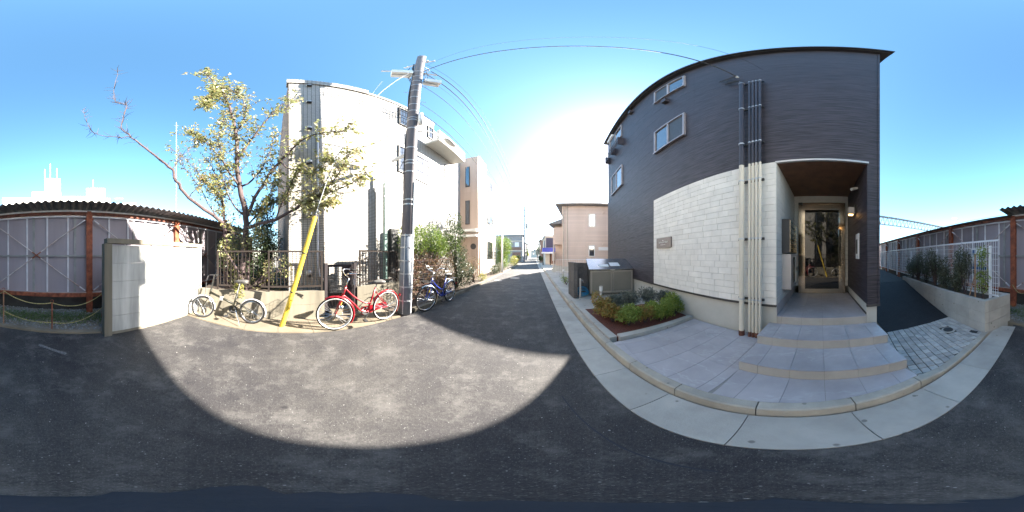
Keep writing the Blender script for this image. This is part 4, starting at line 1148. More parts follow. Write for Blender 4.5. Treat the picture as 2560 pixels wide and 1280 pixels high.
    m = MB(); m.tube([(0, .06, Rw), (-.10, .10, .012), (-.12, -.10, .012), (0, -.06, Rw)], .007, 6); obj('kickstand', m, M['chrome'], t)
    if basket:
        m = MB(); bc = stp + fx * .22 + V3(-.13)
        def corner(i, j, z): sc_ = 1 if z else .78; return bc + fx * (.15 * i * sc_) + fy * (.18 * j * sc_) + V3(.13 if z else -.10)
        for z in (0, 1): m.tube([corner(-1, -1, z), corner(1, -1, z), corner(1, 1, z), corner(-1, 1, z)], .005, 5, close=True)
        for (i0, j0), (i1, j1) in (((-1, -1), (1, -1)), ((1, -1), (1, 1)), ((1, 1), (-1, 1)), ((-1, 1), (-1, -1))):
            for q in range(9):
                f = q / 8; m.tube([corner(i0, j0, 1).lerp(corner(i1, j1, 1), f), corner(i0, j0, 0).lerp(corner(i1, j1, 0), f)], .0022, 4, caps=False)
            for q in range(1, 4):
                f = q / 4; m.tube([corner(i0, j0, 0).lerp(corner(i0, j0, 1), f), corner(i1, j1, 0).lerp(corner(i1, j1, 1), f)], .0022, 4, caps=False)
        for q in range(7):
            f = q / 6; m.tube([corner(-1, -1, 0).lerp(corner(-1, 1, 0), f), corner(1, -1, 0).lerp(corner(1, 1, 0), f)], .0022, 4, caps=False)
        obj('basket', m, M['iron'], t, kind='stuff')
    m = MB(); m.ellipsoid(cf - fx * .10 + V3(.16) + fy * .07, .045, .035, .04, 10, 7); obj('headlamp', m, M['chrome'], t, smooth=True)
    m = MB(); m.box(-Rw - .05, -Rw - .03, -.02, .02, Rw + .16, Rw + .22); obj('rear_reflector', m, M['red'], t)
    for (w_c, w_x) in ((cf, fx),):
        m = MB(); q = w_c - w_x * .10 + V3(.20); m.bar(q - w_x * .02 + V3(.05), q + w_x * .02 - V3(.05), .02, .03); obj('spoke_reflector', m, M['reflector'], t)
    return t
city_bike((-2.66, 2.06, .022), R(-90), 'red city bicycle with white-walled tyres in front of the gate', 'red', 'whitewall', 1.10, .33, R(-14), True, R(-3), False)
city_bike((-2.44, 4.28, .0), R(-90), 'blue city bicycle parked beyond the utility pole', 'blue', 'rubber', 1.15, .335, R(-12), True, R(-3), True, guardpaint='chrome')

# folding bicycle
fb = thing('bicycle', (-3.08, -.50, .022), 'dark folding bicycle with small wheels leaning against the low wall', 'bicycle', 'bicycles parked on the left', R(-90), local=True)
fb.rotation_euler = (R(5), 0, R(-91.5))
cr, ux, uy = wheel(fb, 0, .255, 'rubber', 'chrome', nsp=20); cf, fx, fy = wheel(fb, 1.06, .255, 'rubber', 'chrome', R(20), nsp=20)
fender(fb, cr, ux, .255, 20, 200, 'alu'); fender(fb, cf, fx, .255, 30, 190, 'alu')
hb, ht, bb = Vector((.90, 0, .56)), Vector((.87, 0, .68)), Vector((.40, 0, .27))
m = MB(); m.tube([hb, ht], .022, 10); m.tube([hb + Vector((-.01, 0, .04)), (.62, 0, .50), (.36, 0, .39)], .024, 10); m.tube([bb, (.30, 0, .62)], .019, 10)
for s in (-1, 1):
    m.tube([bb + Vector((0, .02 * s, 0)), (0, .05 * s, .255)], .010, 8); m.tube([Vector((.34, .015 * s, .46)), (0, .05 * s, .255)], .009, 8)
obj('frame', m, M['olive'], fb, smooth=True)
m = MB(); m.box(.60, .66, -.035, .035, .455, .535); obj('hinge', m, M['alu'], fb)
m = MB(); m.tube([(.30, 0, .62), (.245, 0, .84)], .014, 8); obj('seat_post', m, M['chrome'], fb)
saddle(fb, .22, .875)
m = MB()
for s in (-1, 1): m.tube([hb + fy * .045 * s - V3(.02), cf + fy * .05 * s], .011, 8)
obj('fork', m, M['olive'], fb, smooth=True)
stp = Vector((.81, .0, .98))
m = MB(); m.tube([ht, stp], .016, 8); m.tube([stp - fy * .27 + fx * -.06, stp - fy * .1, stp + fy * .1, stp + fy * .27 + fx * -.06], .011, 8); hbar = obj('handlebar', m, M['black'], fb)
for s in (-1, 1):
    m = MB(); m.tube([stp + fy * .17 * s - fx * .03, stp + fy * .28 * s - fx * .065], .017, 8); obj('grip', m, M['rubber'], hbar)
    m = MB(); m.tube(curve([stp + fy * .14 * s, stp + fy * .10 * s + fx * .15 - V3(.05), hb + fx * .10, cf + V3(.26)]), .004, 5); obj('brake_cable', m, M['cable'], hbar)
for s in (-1, 1):
    m = MB(); m.tube([bb, bb + Vector((0, .06 * s, 0)), bb + Vector((.09 * s, .07 * s, -.12 * s))], .009, 8); crk = obj('crank', m, M['iron'], fb)
    m = MB(); m.bar(bb + Vector((.09 * s, .06 * s, -.12 * s)), bb + Vector((.09 * s, .16 * s, -.12 * s)), .06, .025); obj('pedal', m, M['iron'], crk)
m = MB(); m.tube([bb + Vector((0, -.045, 0)), bb + Vector((0, -.055, 0))], .09, 20); obj('chainring', m, M['iron'], crk)
m = MB(); m.tube([bb + Vector((-.03, -.05, -.09)), (0, -.055, .22)], .004, 5); m.tube([bb + Vector((-.03, -.05, .09)), (0, -.055, .29)], .004, 5); obj('chain', m, M['iron'], fb, kind='stuff')
m = MB(); m.tube([bb + Vector((-.08, .03, 0)), (.18, .20, .01)], .009, 8); obj('kickstand', m, M['chrome'], fb)

# ================================================================== PLANTER AND WIRE FENCE ON THE RIGHT
QA = math.atan2(-.355, .935)
QF = Frame(.98, -2.50, QA)                 # x along the planter, -y to its back
pt_ = thing('planter', (1.6, -2.9, 0), 'long raised planter of pale concrete blocks beside the side drive', 'planter')
def qbox(name, x0, x1, y0, y1, z0, z1, mt, parent=pt_):
    m = MB(); m.box(x0, x1, y0, y1, z0, z1, QF); return obj(name, m, M[mt], parent)
for z0, z1 in ((-.2, .20), (.206, .412), (.418, .63)):
    for k in range(10):
        qbox('block', k * .395 + .003, k * .395 + .392, -.10, 0.0 + rnd.uniform(-.001, .001), z0, z1, 'concrete')
    for k in range(2):
        qbox('block', .0, .10, -.10 - (k + 1) * .32 - .003, -.103 - k * .32, z0, z1, 'concrete')
    qbox('back_wall', .1, 3.95, -.74, -.64, z0, z1, 'concrete')
qbox('mortar_core', .008, 3.95, -.095, -.007, -.2, .62, 'joint')
qbox('mortar_core', .007, .095, -.73, -.096, -.2, .62, 'joint')
qbox('soil', .10, 3.95, -.64, -.10, -.2, .57, 'planter_soil')
qbox('end_wall', 3.951, 4.05, -.74, 0, -.2, .63, 'concrete')
wf = thing('wire_fence', (QF.p(4, -.42).x, QF.p(4, -.42).y, .5), 'white welded wire mesh fence standing in and beyond the planter', 'fence')
ym = -.42
def qp(x, z, y=ym): return QF.p(x, y, z)
for k in range(7):
    x = .24 + k * 1.98
    m = MB(); m.bar(qp(x, .45), qp(x, 1.60), .05); obj('post', m, M['white_mesh'], wf)
for k in range(6):
    xa, xb = (.03 if k == 0 else .24 + k * 1.98 + .0), .24 + (k + 1) * 1.98 - .0
    m = MB()
    step = .055 if k < 2 else .11
    n = int((xb - xa) / step)
    for q in range(n + 1):
        x = xa + (xb - xa) * q / n; m.bar(qp(x, .64, ym + .035), qp(x, 1.70, ym + .035), .006 if k < 2 else .007)
    for q in range(10):
        z = .66 + 1.02 * q / 9; m.bar(qp(xa, z, ym + .041), qp(xb, z, ym + .041), .006 if 0 < q < 9 else .012)
    for z in (1.70, .64): m.bar(qp(xa, z, ym + .02), qp(xb, z, ym + .02), .02)
    obj('mesh_panel', m, M['white_mesh'], wf, kind='stuff')
sb = QF.p(.55, ym - .03, 1.4)
sn = thing('information_sign', (sb.x, sb.y, 1.1), 'white and blue information board fixed behind the wire fence', 'sign')
qbox('board', .36, .80, ym - .03, ym - .02, 1.24, 1.56, 'paper', sn)
qbox('blue_emblem', .68, .78, ym - .0195, ym - .017, 1.43, 1.53, 'sign_blue', sn)
qbox('blue_band', .36, .80, ym - .0195, ym - .017, 1.205, 1.235, 'sign_blue', sn)
qbox('blue_band', .36, .80, ym - .03, ym - .017, 1.12, 1.175, 'sign_blue', sn)
m = MB()
for i in range(3):
    for k in range(9):
        if rnd.random() < .85: m.box(.41 + k * .026, .430 + k * .026, ym - .0195, ym - .018, 1.27 + i * .045, 1.29 + i * .045, QF)
obj('print', m, M['sign_blue'], sn, kind='stuff')

# ================================================================== PLANTS
def cloud(name, mt, blobs, n, L, parent, seed=1, shell=.55, up=None, wr=.5):
    """leaf-sized faces spread through a group of uneven lobes"""
    global rnd
    keep = rnd; rnd = random.Random(seed)
    m = MB(); tot = sum(b_[3] * b_[4] * b_[5] for b_ in blobs)
    for (x, y, z, rx, ry, rz) in blobs:
        for k in range(max(6, int(n * rx * ry * rz / tot))):
            while True:
                v = Vector((rnd.uniform(-1, 1), rnd.uniform(-1, 1), rnd.uniform(-1, 1)))
                if .05 < v.length < 1: break
            v = v.normalized() * (v.length ** shell) * rnd.uniform(.85, 1.12)
            LL = L * rnd.uniform(.6, 1.25)
            m.leaf((x + v.x * rx, y + v.y * ry, z + v.z * rz), LL, LL * wr * rnd.uniform(.7, 1.2), up)
    o = obj(name, m, M[mt], parent, kind='stuff'); rnd = keep
    return o
def stems(parent, base, tips, r, mt='twig', name='stem'):
    m = MB()
    for tpt in tips:
        a = Vector(base); c = Vector(tpt); mid = a.lerp(c, .5) + Vector((rnd.uniform(-.03, .03), rnd.uniform(-.03, .03), .02))
        m.tube([a, mid, c], [r, r * .7, r * .3], 5)
    return obj(name, m, M[mt], parent)
def shrub(x, y, z, rad, h, mt, n, L, label, cat='shrub', group=None, seed=1, up=None, wr=.5, name='shrub', sp=None):
    t = thing(name, (x, y, z), label, cat, group)
    q = random.Random(seed); bl = []
    for k in range(7):
        a = q.uniform(0, 6.28); d = q.uniform(.2, .6) * rad
        bl.append((x + d * math.cos(a), y + d * math.sin(a), z + h * q.uniform(.3, .78), rad * q.uniform(.35, .6), rad * q.uniform(.35, .6), h * q.uniform(.2, .33)))
    cloud('foliage', mt, bl, n, L, t, seed, up=up, wr=wr)
    stems(t, (x, y, z - .02), [(b_[0], b_[1], b_[2]) for b_ in bl], .012 if h < 1 else .025)
    return t
GN = 'nandina bushes in the planting bed'
for i, (x, y, rad, h, mt, lb) in enumerate((
    (1.36, 3.05, .20, .42, 'leaf_nandina_red', 'reddening nandina bush at the left end of the planting bed, by the bollard light'),
    (1.40, 2.66, .20, .34, 'leaf_nandina_red', 'yellow and red nandina bush behind the road edging of the bed'),
    (1.55, 2.36, .21, .34, 'leaf_nandina', 'bright green nandina bush nearest the corner of the bed edging'),
    (1.86, 2.30, .19, .30, 'leaf_nandina_red', 'nandina bush with orange leaves in the middle of the front row'),
    (2.12, 2.30, .19, .33, 'leaf_nandina', 'yellow-green nandina bush right of the orange-leaved one'),
    (2.36, 2.22, .18, .35, 'leaf_nandina', 'green nandina bush second from the foundation wall'),
    (2.60, 2.20, .16, .40, 'leaf_nandina', 'tall green nandina bush against the foundation wall'))):
    shrub(x, y, .12, rad * 1.3, h * 1.15, mt, 1500, .06, lb, 'bush', GN, 30 + i, (0, 0, .25), .38, 'nandina_bush')
GL = 'grey lavender clumps in the planting bed'
for i, (x, y, rad, h, lb) in enumerate(((1.75, 3.25, .22, .34, 'grey-green lavender clump behind the reddening nandina'), (2.08, 3.12, .22, .38, 'grey lavender clump in the middle of the back row'), (2.42, 2.95, .24, .46, 'tall grey lavender clump before the steel bin'), (2.70, 2.62, .20, .42, 'grey lavender clump against the white block wall'))):
    shrub(x, y, .12, rad * 1.2, h * 1.1, 'leaf_grey', 1500, .07, lb, 'lavender', GL, 50 + i, (0, 0, .9), .2, 'lavender')
shrub(1.45, 7.2, .1, .35, .5, 'leaf_nandina', 300, .07, 'small green bush beyond the dark block wall', 'bush', None, 61, name='bush')
# planter shrubs
GP = 'shrubs in the raised planter'
for i, (q, rad, h, lb) in enumerate(((.80, .22, .88, 'olive shrub right of the sign in the raised planter'), (1.55, .20, .80, 'slim olive shrub in the middle of the raised planter'), (2.05, .24, .90, 'dense olive shrub left of middle in the planter'), (3.15, .30, .92, 'bushy olive shrub at the far end of the planter'), (2.60, .26, .86, 'olive shrub between the dense one and the bushy end one'), (1.15, .17, .62, 'low thin olive shrub between the sign and the middle of the planter'), (3.65, .24, .70, 'last low olive shrub where the planter meets the drive'))):
    c = QF.p(q, -.26); shrub(c.x, c.y, .56, rad * 1.25, h * 1.12, 'leaf_olive', 1400, .06, lb, 'shrub', GP, 70 + i, (0, 0, .2), .4)
c = QF.p(.30, -.26)
sp_ = thing('sapling', (c.x, c.y, .56), 'young green sapling tied to stakes at the near end of the planter', 'sapling')
cloud('foliage', 'leaf_nandina', [(c.x, c.y, 1.02, .14, .14, .10), (c.x + .02, c.y, 1.45, .12, .12, .13), (c.x - .02, c.y + .02, 1.25, .1, .1, .1), (c.x, c.y, .82, .12, .12, .12)], 420, .075, sp_, 81, wr=.35)
stems(sp_, (c.x, c.y, .55), [(c.x, c.y, 1.5), (c.x + .08, c.y, 1.1), (c.x - .08, c.y + .03, 1.15)], .010)
c2 = QF.p(.44, -.20)
stk = thing('plant_stake', (c2.x, c2.y, .56), 'upright and slanting wooden stakes beside the green sapling', 'stake')
m = MB(); m.tube([(c2.x, c2.y, .5), (c2.x, c2.y, 1.44)], .017, 8); obj('upright', m, M['timber'], stk)
m = MB(); q2 = QF.p(.56, -.12); m.tube([(q2.x, q2.y, .5), (c2.x, c2.y, 1.05)], .012, 8); obj('slanting_stake', m, M['timber'], stk)

# hedge and shrubs on the left verge
def big(name, label, cat, base, blobs, mt, n, L, seed, stemr=.04, group=None):
    t = thing(name, base, label, cat, group)
    cloud('foliage', mt, blobs, n, L, t, seed)
    stems(t, base, [(b_[0], b_[1], b_[2]) for b_ in blobs], stemr)
    return t
hq = random.Random(4)
big('hedge', 'bright green leafy hedge top right of the utility pole', 'hedge', (-3.25, 4.1, .3), [(-3.25 + hq.uniform(-.12, .12), 3.40 + .30 * k, 2.0 + hq.uniform(-.12, .2) - .04 * k, .36, .34, .48) for k in range(9)], 'leaf_green', 6500, .07, 91, .03)
dh = big('hedge', 'dry brown twiggy lower hedge behind the blue bicycle', 'hedge', (-3.2, 4.2, .05), [(-3.2 + hq.uniform(-.1, .1), 3.35 + .28 * k, .95 + hq.uniform(-.15, .15), .26, .25, .60) for k in range(9)], 'leaf_brown', 3600, .06, 92, .012)
m = MB(); q = random.Random(9)
for k in range(420):
    a = Vector((-3.12 + q.gauss(0, .12), q.uniform(3.2, 5.8), q.uniform(.2, 1.5))); m.tube([a, a + Vector((q.gauss(0, .1), q.gauss(0, .2), q.gauss(.05, .18)))], .004, 3, caps=False)
obj('dry_twigs', m, M['twig'], dh, kind='stuff')
m = MB()
for k in range(20): m.tube([(-3.0, 3.25 + .13 * k, .1), (-3.0, 3.25 + .13 * k, 1.35)], .004, 4)
for k in range(7): m.tube([(-3.0, 3.25, .2 + .18 * k), (-3.0, 5.75, .2 + .18 * k)], .004, 4)
tag(obj('wire_trellis', m, M['rust_dull']), 'rusting wire trellis against the brown hedge', 'trellis')
big('shrub', 'tall dark green evergreen shrub behind the blue bicycle', 'shrub', (-3.2, 6.25, .0), [(-3.15 + hq.uniform(-.25, .25), 6.1 + hq.uniform(-.4, .4), .45 + .36 * k, .55 - .03 * k, .55, .38) for k in range(8)], 'leaf_dark', 7000, .075, 93)
big('shrub', 'thin brown leafy shrub before the tan building', 'shrub', (-3.1, 8.0, .0), [(-3.1 + hq.uniform(-.2, .2), 8.0 + hq.uniform(-.4, .4), .35 + .2 * k, .35, .4, .25) for k in range(5)], 'leaf_brown', 900, .07, 94)
big('bush', 'small yellow-green bush at the kerb before the tan building', 'bush', (-2.85, 8.6, .0), [(-2.85, 8.5 + .2 * k, .22, .22, .22, .2) for k in range(3)], 'leaf_yellow', 500, .06, 95, .012)
big('bush', 'clipped round bush under the barred ground-floor window', 'bush', (-3.0, 11.8, .0), [(-3.0, 11.6 + .35 * k, .38, .35, .35, .36) for k in range(3)], 'leaf_dark', 900, .08, 96, .015)
big('bush', 'tangled leafy bush at the foot of the lamp post', 'bush', (-2.85, 13.2, .0), [(-2.9, 13.0 + .45 * k, .42, .35, .4, .4) for k in range(3)], 'leaf_olive', 900, .09, 97, .015)
big('hedge', 'tall sunlit green hedge behind the lamp post', 'hedge', (-3.3, 17.5, .0), [(-3.35 + hq.uniform(-.3, .3), 16.0 + .55 * (k % 6), .7 + .72 * (k // 6), .65, .65, .6) for k in range(24)], 'leaf_green', 6500, .14, 98)
big('bush', 'pale yellow bush glowing in the sun down the street', 'bush', (-2.9, 24, .0), [(-2.95, 23 + .7 * k, .75, .6, .7, .75) for k in range(4)], 'leaf_yellow', 1500, .13, 99, .02)
# undergrowth and creeper by the folding bicycle
big('shrub', 'leafy creeper and undergrowth behind the railing', 'shrub', (-4.0, -.75, .55), [(-4.0 + hq.uniform(-.25, .25), -1.35 + .19 * k, 1.05 + hq.uniform(-.4, .75), .22, .17, .26) for k in range(9)], 'leaf_cherry', 1500, .065, 101)
big('shrub', 'tangled tall undergrowth round the cherry trunks', 'shrub', (-4.25, -.95, .55), [(-4.3 + hq.uniform(-.3, .3), -1.5 + .14 * k, 1.5 + hq.uniform(-.3, 1.3), .30, .24, .36) for k in range(10)], 'leaf_cherry', 2600, .07, 104, .012)
big('shrub', 'dark leafy tangle low between the cherry trunks', 'shrub', (-4.35, -1.0, .55), [(-4.35 + hq.uniform(-.25, .25), -1.5 + .13 * k, 1.1 + hq.uniform(-.3, .7), .28, .24, .36) for k in range(10)], 'leaf_dark', 2200, .075, 105, .012)
big('shrub', 'yellowing weed growing out of the low wall above the folding bicycle', 'weed', (LW + .02, -.83, .55), [(LW + .05, -.83, .72, .07, .11, .12), (LW + .04, -.78, .55, .05, .07, .08)], 'leaf_yellow', 160, .05, 102, .006)
big('shrub', 'dark shrub filling the gap beside the cream building', 'shrub', (-5.2, -.35, .5), [(-5.2 + hq.uniform(-.4, .4), -.62 + .1 * (k % 6), .8 + .2 * k, .5, .26, .42) for k in range(10)], 'leaf_dark', 5200, .08, 103)  # shrub made denser and lower to imitate the dark shade in the gap

# ---- cherry trees behind the railing
def tree(name, label, limbs, leafspec, mt, seed, L=.085, twigs=60, trunk_mt='bark'):
    global rnd
    keep = rnd; rnd = random.Random(seed)
    base = sight(*limbs[0][0][:3]); base.z = .5
    t = thing(name, base, label, 'tree')
    tm = MB(); lm = MB(); wm = MB()
    for i, lb in enumerate(limbs):
        pts = curve([sight(*p[:3]) for p in lb], 4)
        if i == 0: pts[0].z = .45
        ctrl = [p[3] for p in lb]; n = len(pts)
        rr_ = []
        for k in range(n):
            u = k / (n - 1) * (len(ctrl) - 1); j = min(int(u), len(ctrl) - 2); rr_.append(ctrl[j] + (ctrl[j + 1] - ctrl[j]) * (u - j))
        pts = [p + Vector((rnd.gauss(0, .012), rnd.gauss(0, .012), rnd.gauss(0, .012))) * (1 if 0 < k < n - 1 else 0) for k, p in enumerate(pts)]
        if i == 0: tm.tube(pts, rr_, 9)
        else:
            bm_ = MB(); bm_.tube(pts, rr_, 7); obj('branch', bm_, M[trunk_mt], t, smooth=True)
        # twigs and leaves
        ltwig, dens, spread, start = leafspec[i]
        acc = sum((pts[k + 1] - pts[k]).length for k in range(n - 1))
        for k in range(int(acc * ltwig)):
            u = rnd.uniform(start, 1); q = u * (n - 1); j = min(int(q), n - 2); p = pts[j].lerp(pts[j + 1], q - j)
            dl = (pts[j + 1] - pts[j]).normalized()
            d = (Vector((rnd.gauss(0, 1), rnd.gauss(0, 1), rnd.gauss(.25, .8))).normalized() + dl * .7).normalized()
            ln = spread * rnd.uniform(.35, 1.1)
            e1 = p + d * ln * .55 + Vector((rnd.gauss(0, .03), rnd.gauss(0, .03), rnd.gauss(0, .03))); e2 = e1 + (d + Vector((0, 0, rnd.uniform(-.3, .3)))).normalized() * ln * .45
            wm.tube([p, e1, e2], [.006, .004, .0018], 4, caps=False)
            for c in range(dens):
                w = rnd.uniform(.15, 1.05); lp_ = p.lerp(e1, w / .55) if w < .55 else e1.lerp(e2, (w - .55) / .45)
                LL = L * rnd.uniform(.6, 1.2); lm.leaf(lp_ + Vector((rnd.gauss(0, .03), rnd.gauss(0, .03), rnd.gauss(0, .03))), LL, LL * .5)
    obj('trunk', tm, M[trunk_mt], t, smooth=True); obj('twig_spray', wm, M['twig'], t, kind='stuff')
    if lm.v: obj('crown', lm, M[mt], t, kind='stuff')
    rnd = keep
    return t
tree('cherry_tree', 'leafy cherry tree with yellowing leaves behind the railing', [
    [(602, 712, 4.15, .085), (613, 610, 4.15, .08), (614, 545, 4.1, .075), (600, 470, 4.0, .065), (592, 400, 3.9, .055), (590, 335, 3.75, .042), (575, 270, 3.55, .03), (545, 215, 3.35, .018), (512, 182, 3.15, .007)],
    [(614, 545, 4.1, .05), (650, 475, 3.85, .04), (700, 405, 3.6, .03), (765, 345, 3.4, .018), (830, 330, 3.25, .011), (872, 322, 3.15, .006)],
    [(616, 570, 4.1, .05), (690, 548, 3.65, .038), (755, 512, 3.4, .028), (815, 475, 3.2, .018), (850, 430, 3.1, .012), (872, 385, 3.05, .006)],
    [(755, 512, 3.4, .018), (830, 480, 3.25, .013), (885, 455, 3.15, .009), (918, 430, 3.1, .005)],
    [(592, 400, 3.9, .035), (635, 340, 3.7, .024), (685, 280, 3.5, .014), (722, 250, 3.4, .006)],
    [(590, 335, 3.75, .03), (615, 285, 3.6, .016), (600, 240, 3.5, .009), (575, 225, 3.4, .005)],
    [(600, 470, 4.0, .035), (560, 410, 3.85, .022), (520, 360, 3.75, .012), (478, 336, 3.6, .005)],
    [(600, 470, 4.0, .03), (640, 440, 3.9, .02), (672, 385, 3.8, .012), (690, 330, 3.7, .006)],
    [(700, 405, 3.6, .02), (740, 430, 3.45, .014), (790, 430, 3.3, .009), (820, 400, 3.2, .005)],
    [(614, 545, 4.1, .03), (575, 500, 4.0, .02), (555, 440, 3.95, .012), (540, 390, 3.9, .006)],
    [(560, 410, 3.85, .014), (545, 350, 3.7, .010), (560, 300, 3.6, .005)],
    [(690, 548, 3.65, .02), (720, 480, 3.5, .014), (745, 420, 3.4, .007)],
    [(520, 360, 3.75, .01), (500, 350, 3.7, .008), (480, 335, 3.65, .004)],
    [(600, 470, 4.0, .02), (565, 455, 4.0, .014), (535, 440, 3.95, .008), (500, 470, 3.9, .004)],
    [(616, 570, 4.1, .03), (650, 530, 4.2, .02), (690, 500, 4.3, .01), (720, 490, 4.4, .005)],
    [(545, 215, 3.35, .012), (530, 240, 3.35, .008), (512, 262, 3.3, .004)],
    [(575, 500, 4.0, .014), (545, 480, 3.95, .009), (515, 455, 3.9, .006), (490, 420, 3.85, .003)],
    [(614, 545, 4.1, .02), (650, 520, 4.15, .014), (680, 470, 4.2, .009), (690, 430, 4.2, .004)],
    [(600, 600, 4.15, .02), (570, 560, 4.2, .014), (550, 520, 4.2, .008), (540, 480, 4.2, .004)],
    [(755, 512, 3.4, .014), (790, 520, 3.25, .01), (840, 510, 3.15, .005)]],
    [(19, 7, .56, .42), (22, 6, .46, .2), (26, 7, .46, .3), (26, 7, .38, .1), (22, 6, .46, .2), (30, 7, .54, .10), (26, 7, .48, .2), (22, 5, .44, .25), (28, 8, .38, .2), (24, 4, .40, .3), (28, 7, .42, .2), (28, 7, .42, .2), (32, 9, .34, .1), (24, 9, .34, .1), (30, 12, .34, .2), (40, 14, .26, .0), (30, 8, .34, .1), (30, 9, .34, .1), (34, 8, .34, .1), (34, 12, .32, .2)], 'leaf_cherry', 21, .105)
tree('cherry_tree', 'nearly bare cherry tree with one long branch over the railway fence', [
    [(570, 712, 4.35, .07), (566, 620, 4.35, .06), (560, 565, 4.3, .055), (544, 548, 4.2, .05), (473, 494, 3.9, .042), (438, 451, 3.7, .036), (432, 425, 3.6, .032), (387, 388, 3.4, .025), (329, 341, 3.2, .016), (305, 318, 3.1, .011), (315, 267, 3.0, .008), (286, 246, 2.95, .006), (294, 177, 2.8, .003)],
    [(329, 341, 3.2, .010), (266, 341, 3.0, .007), (227, 322, 2.95, .005), (208, 271, 2.9, .002)],
    [(566, 580, 4.35, .04), (556, 500, 4.2, .028), (540, 440, 4.1, .016), (520, 400, 4.0, .006)],
    [(473, 494, 3.9, .016), (500, 450, 3.8, .010), (468, 400, 3.7, .007), (430, 375, 3.6, .004)],
    [(432, 425, 3.6, .012), (450, 395, 3.55, .008), (480, 370, 3.5, .004)],
    [(544, 548, 4.2, .018), (510, 490, 4.1, .010), (470, 430, 4.0, .006), (440, 400, 3.9, .003)]],
    [(14, 0, .26, .35), (20, 0, .2, .1), (18, 6, .4, .2), (24, 3, .28, .2), (20, 2, .24, .2), (22, 2, .32, .1)], 'leaf_cherry', 22)

# ================================================================== BIN STORE, BLOCK WALL, TAP
bn = Vector((1.73, 4.86, 0)); BN = Frame(bn.x, bn.y, math.atan2(-.3, 1.45))
bs = thing('bin_store', (2.5, 5, .1), 'bronze steel refuse store with a sloping lid beside the dark wall', 'bin store')
def nbox(name, x0, x1, y0, y1, z0, z1, mt, parent=bs):
    m = MB(); m.box(x0, x1, y0, y1, z0, z1, BN); return obj(name, m, M[mt], parent)
m = MB(); V = [BN.p(x, y, z) for x in (0, 1.48) for (y, z) in ((.03, .16), (.72, .16), (.72, 1.22), (.03, .95))]
m.add(V, [(0, 1, 2, 3), (7, 6, 5, 4), (0, 4, 5, 1), (1, 5, 6, 2), (2, 6, 7, 3), (3, 7, 4, 0)]); obj('body', m, M['bin_body'], bs)
for xa, xb in ((.03, .735), (.745, 1.45)):
    d_ = nbox('door', xa + .05, xb - .05, .0, .029, .25, .88, 'bin_body')
    for a in ((xa, xa + .048, .19, .93), (xb - .048, xb, .19, .93), (xa + .049, xb - .049, .19, .248), (xa + .049, xb - .049, .882, .93)): nbox('door_frame', a[0], a[1], -.018, .029, a[2], a[3], 'bin_frame', d_)
m = MB(); V = []
for x in (-.03, 1.51):
    for (y, z) in ((-.05, .955), (.77, 1.275), (.77, 1.30), (-.05, .98)): V.append(BN.p(x, y, z))
m.add(V, [(0, 1, 2, 3), (7, 6, 5, 4), (0, 4, 5, 1), (1, 5, 6, 2), (2, 6, 7, 3), (3, 7, 4, 0)]); lid = obj('lid', m, M['bin_lid'], bs)
nbox('lid_handle', .66, .80, -.07, -.051, .945, .965, 'alu', lid)
for x in (.03, 1.42):
    for y in (.05, .66): nbox('foot', x, x + .04, y, y + .04, .10, .159, 'iron')
for a, (x0, x1) in enumerate(((.32, .66), (.72, 1.06))):
    m = MB(); y0, y1 = (.12, .30) if a == 0 else (.15, .42)
    zz = lambda y: .98 + (y + .05) * .3902 + .004
    m.add([BN.p(x0, y0, zz(y0)), BN.p(x1, y0, zz(y0)), BN.p(x1, y1, zz(y1)), BN.p(x0, y1, zz(y1))] + [BN.p(x0, y0, zz(y0) + .002), BN.p(x1, y0, zz(y0) + .002), BN.p(x1, y1, zz(y1) + .002), BN.p(x0, y1, zz(y1) + .002)], [(3, 2, 1, 0), (4, 5, 6, 7), (0, 1, 5, 4), (1, 2, 6, 5), (2, 3, 7, 6), (3, 0, 4, 7)])
    tag(obj('notice', m, M['paper']), ('small white notice on the left of the bin store lid', 'larger white notice on the right of the bin store lid')[a], 'notice')
bwall = thing('block_wall', (1.3, 5.2, .1), 'dark grey split-block screen wall left of the bin store', 'wall')
for i in range(6):
    z0 = .0 + i * .2 - .03
    wbox('block', 1.17, 1.29, 4.70, 5.075, z0, z0 + .196, M['blockwall'], bwall); wbox('block', 1.17, 1.29, 5.079, 5.45, z0, z0 + .196, M['blockwall'], bwall)
    for k in range(3): wbox('block', 1.294 + k * .40, 1.690 + k * .40, 5.33, 5.45, z0, z0 + .196, M['blockwall'], bwall)
wbox('cap', 1.16, 1.30, 4.69, 5.46, 1.167, 1.195, M['blockwall'], bwall)
tp = thing('water_tap', (1.37, 4.72, .1), 'slim steel tap post beside the dark block wall', 'tap')
wbox('post', 1.335, 1.385, 4.66, 4.71, .1, .72, M['alu'], tp)
m = MB(); m.tube(curve([(1.385, 4.685, .66), (1.43, 4.685, .665), (1.46, 4.685, .64), (1.46, 4.685, .60)]), .012, 8); m.tube([(1.42, 4.685, .67), (1.42, 4.685, .71)], .008, 6); m.bar((1.395, 4.685, .71), (1.445, 4.685, .71), .012); obj('spout', m, M['chrome'], tp)
m = MB()
for k in range(6):
    c = Vector((1.53, 4.95, .13 + .022 * k)); r0 = .16 + .02 * math.sin(k * 2)
    m.tube([c + Vector((r0 * math.cos(t) + .01 * math.sin(k), r0 * math.sin(t), .05 * (1 + math.cos(t + k)) * .5 + .10 * (math.sin(t) * .5 + .5))) for t in [2 * math.pi * i / 22 for i in range(22)]], .013, 6, close=True)
tag(obj('garden_hose', m, M['hose'], smooth=True), 'coiled blue garden hose on the ground by the tap', 'hose')
bl = thing('bollard_light', (1.85, 4.25, .1), 'short white bollard light in front of the bin store', 'bollard light')
m = MB(); m.tube([(1.85, 4.25, .1), (1.85, 4.25, .40)], .036, 14); obj('post', m, M['alu'], bl, smooth=True)
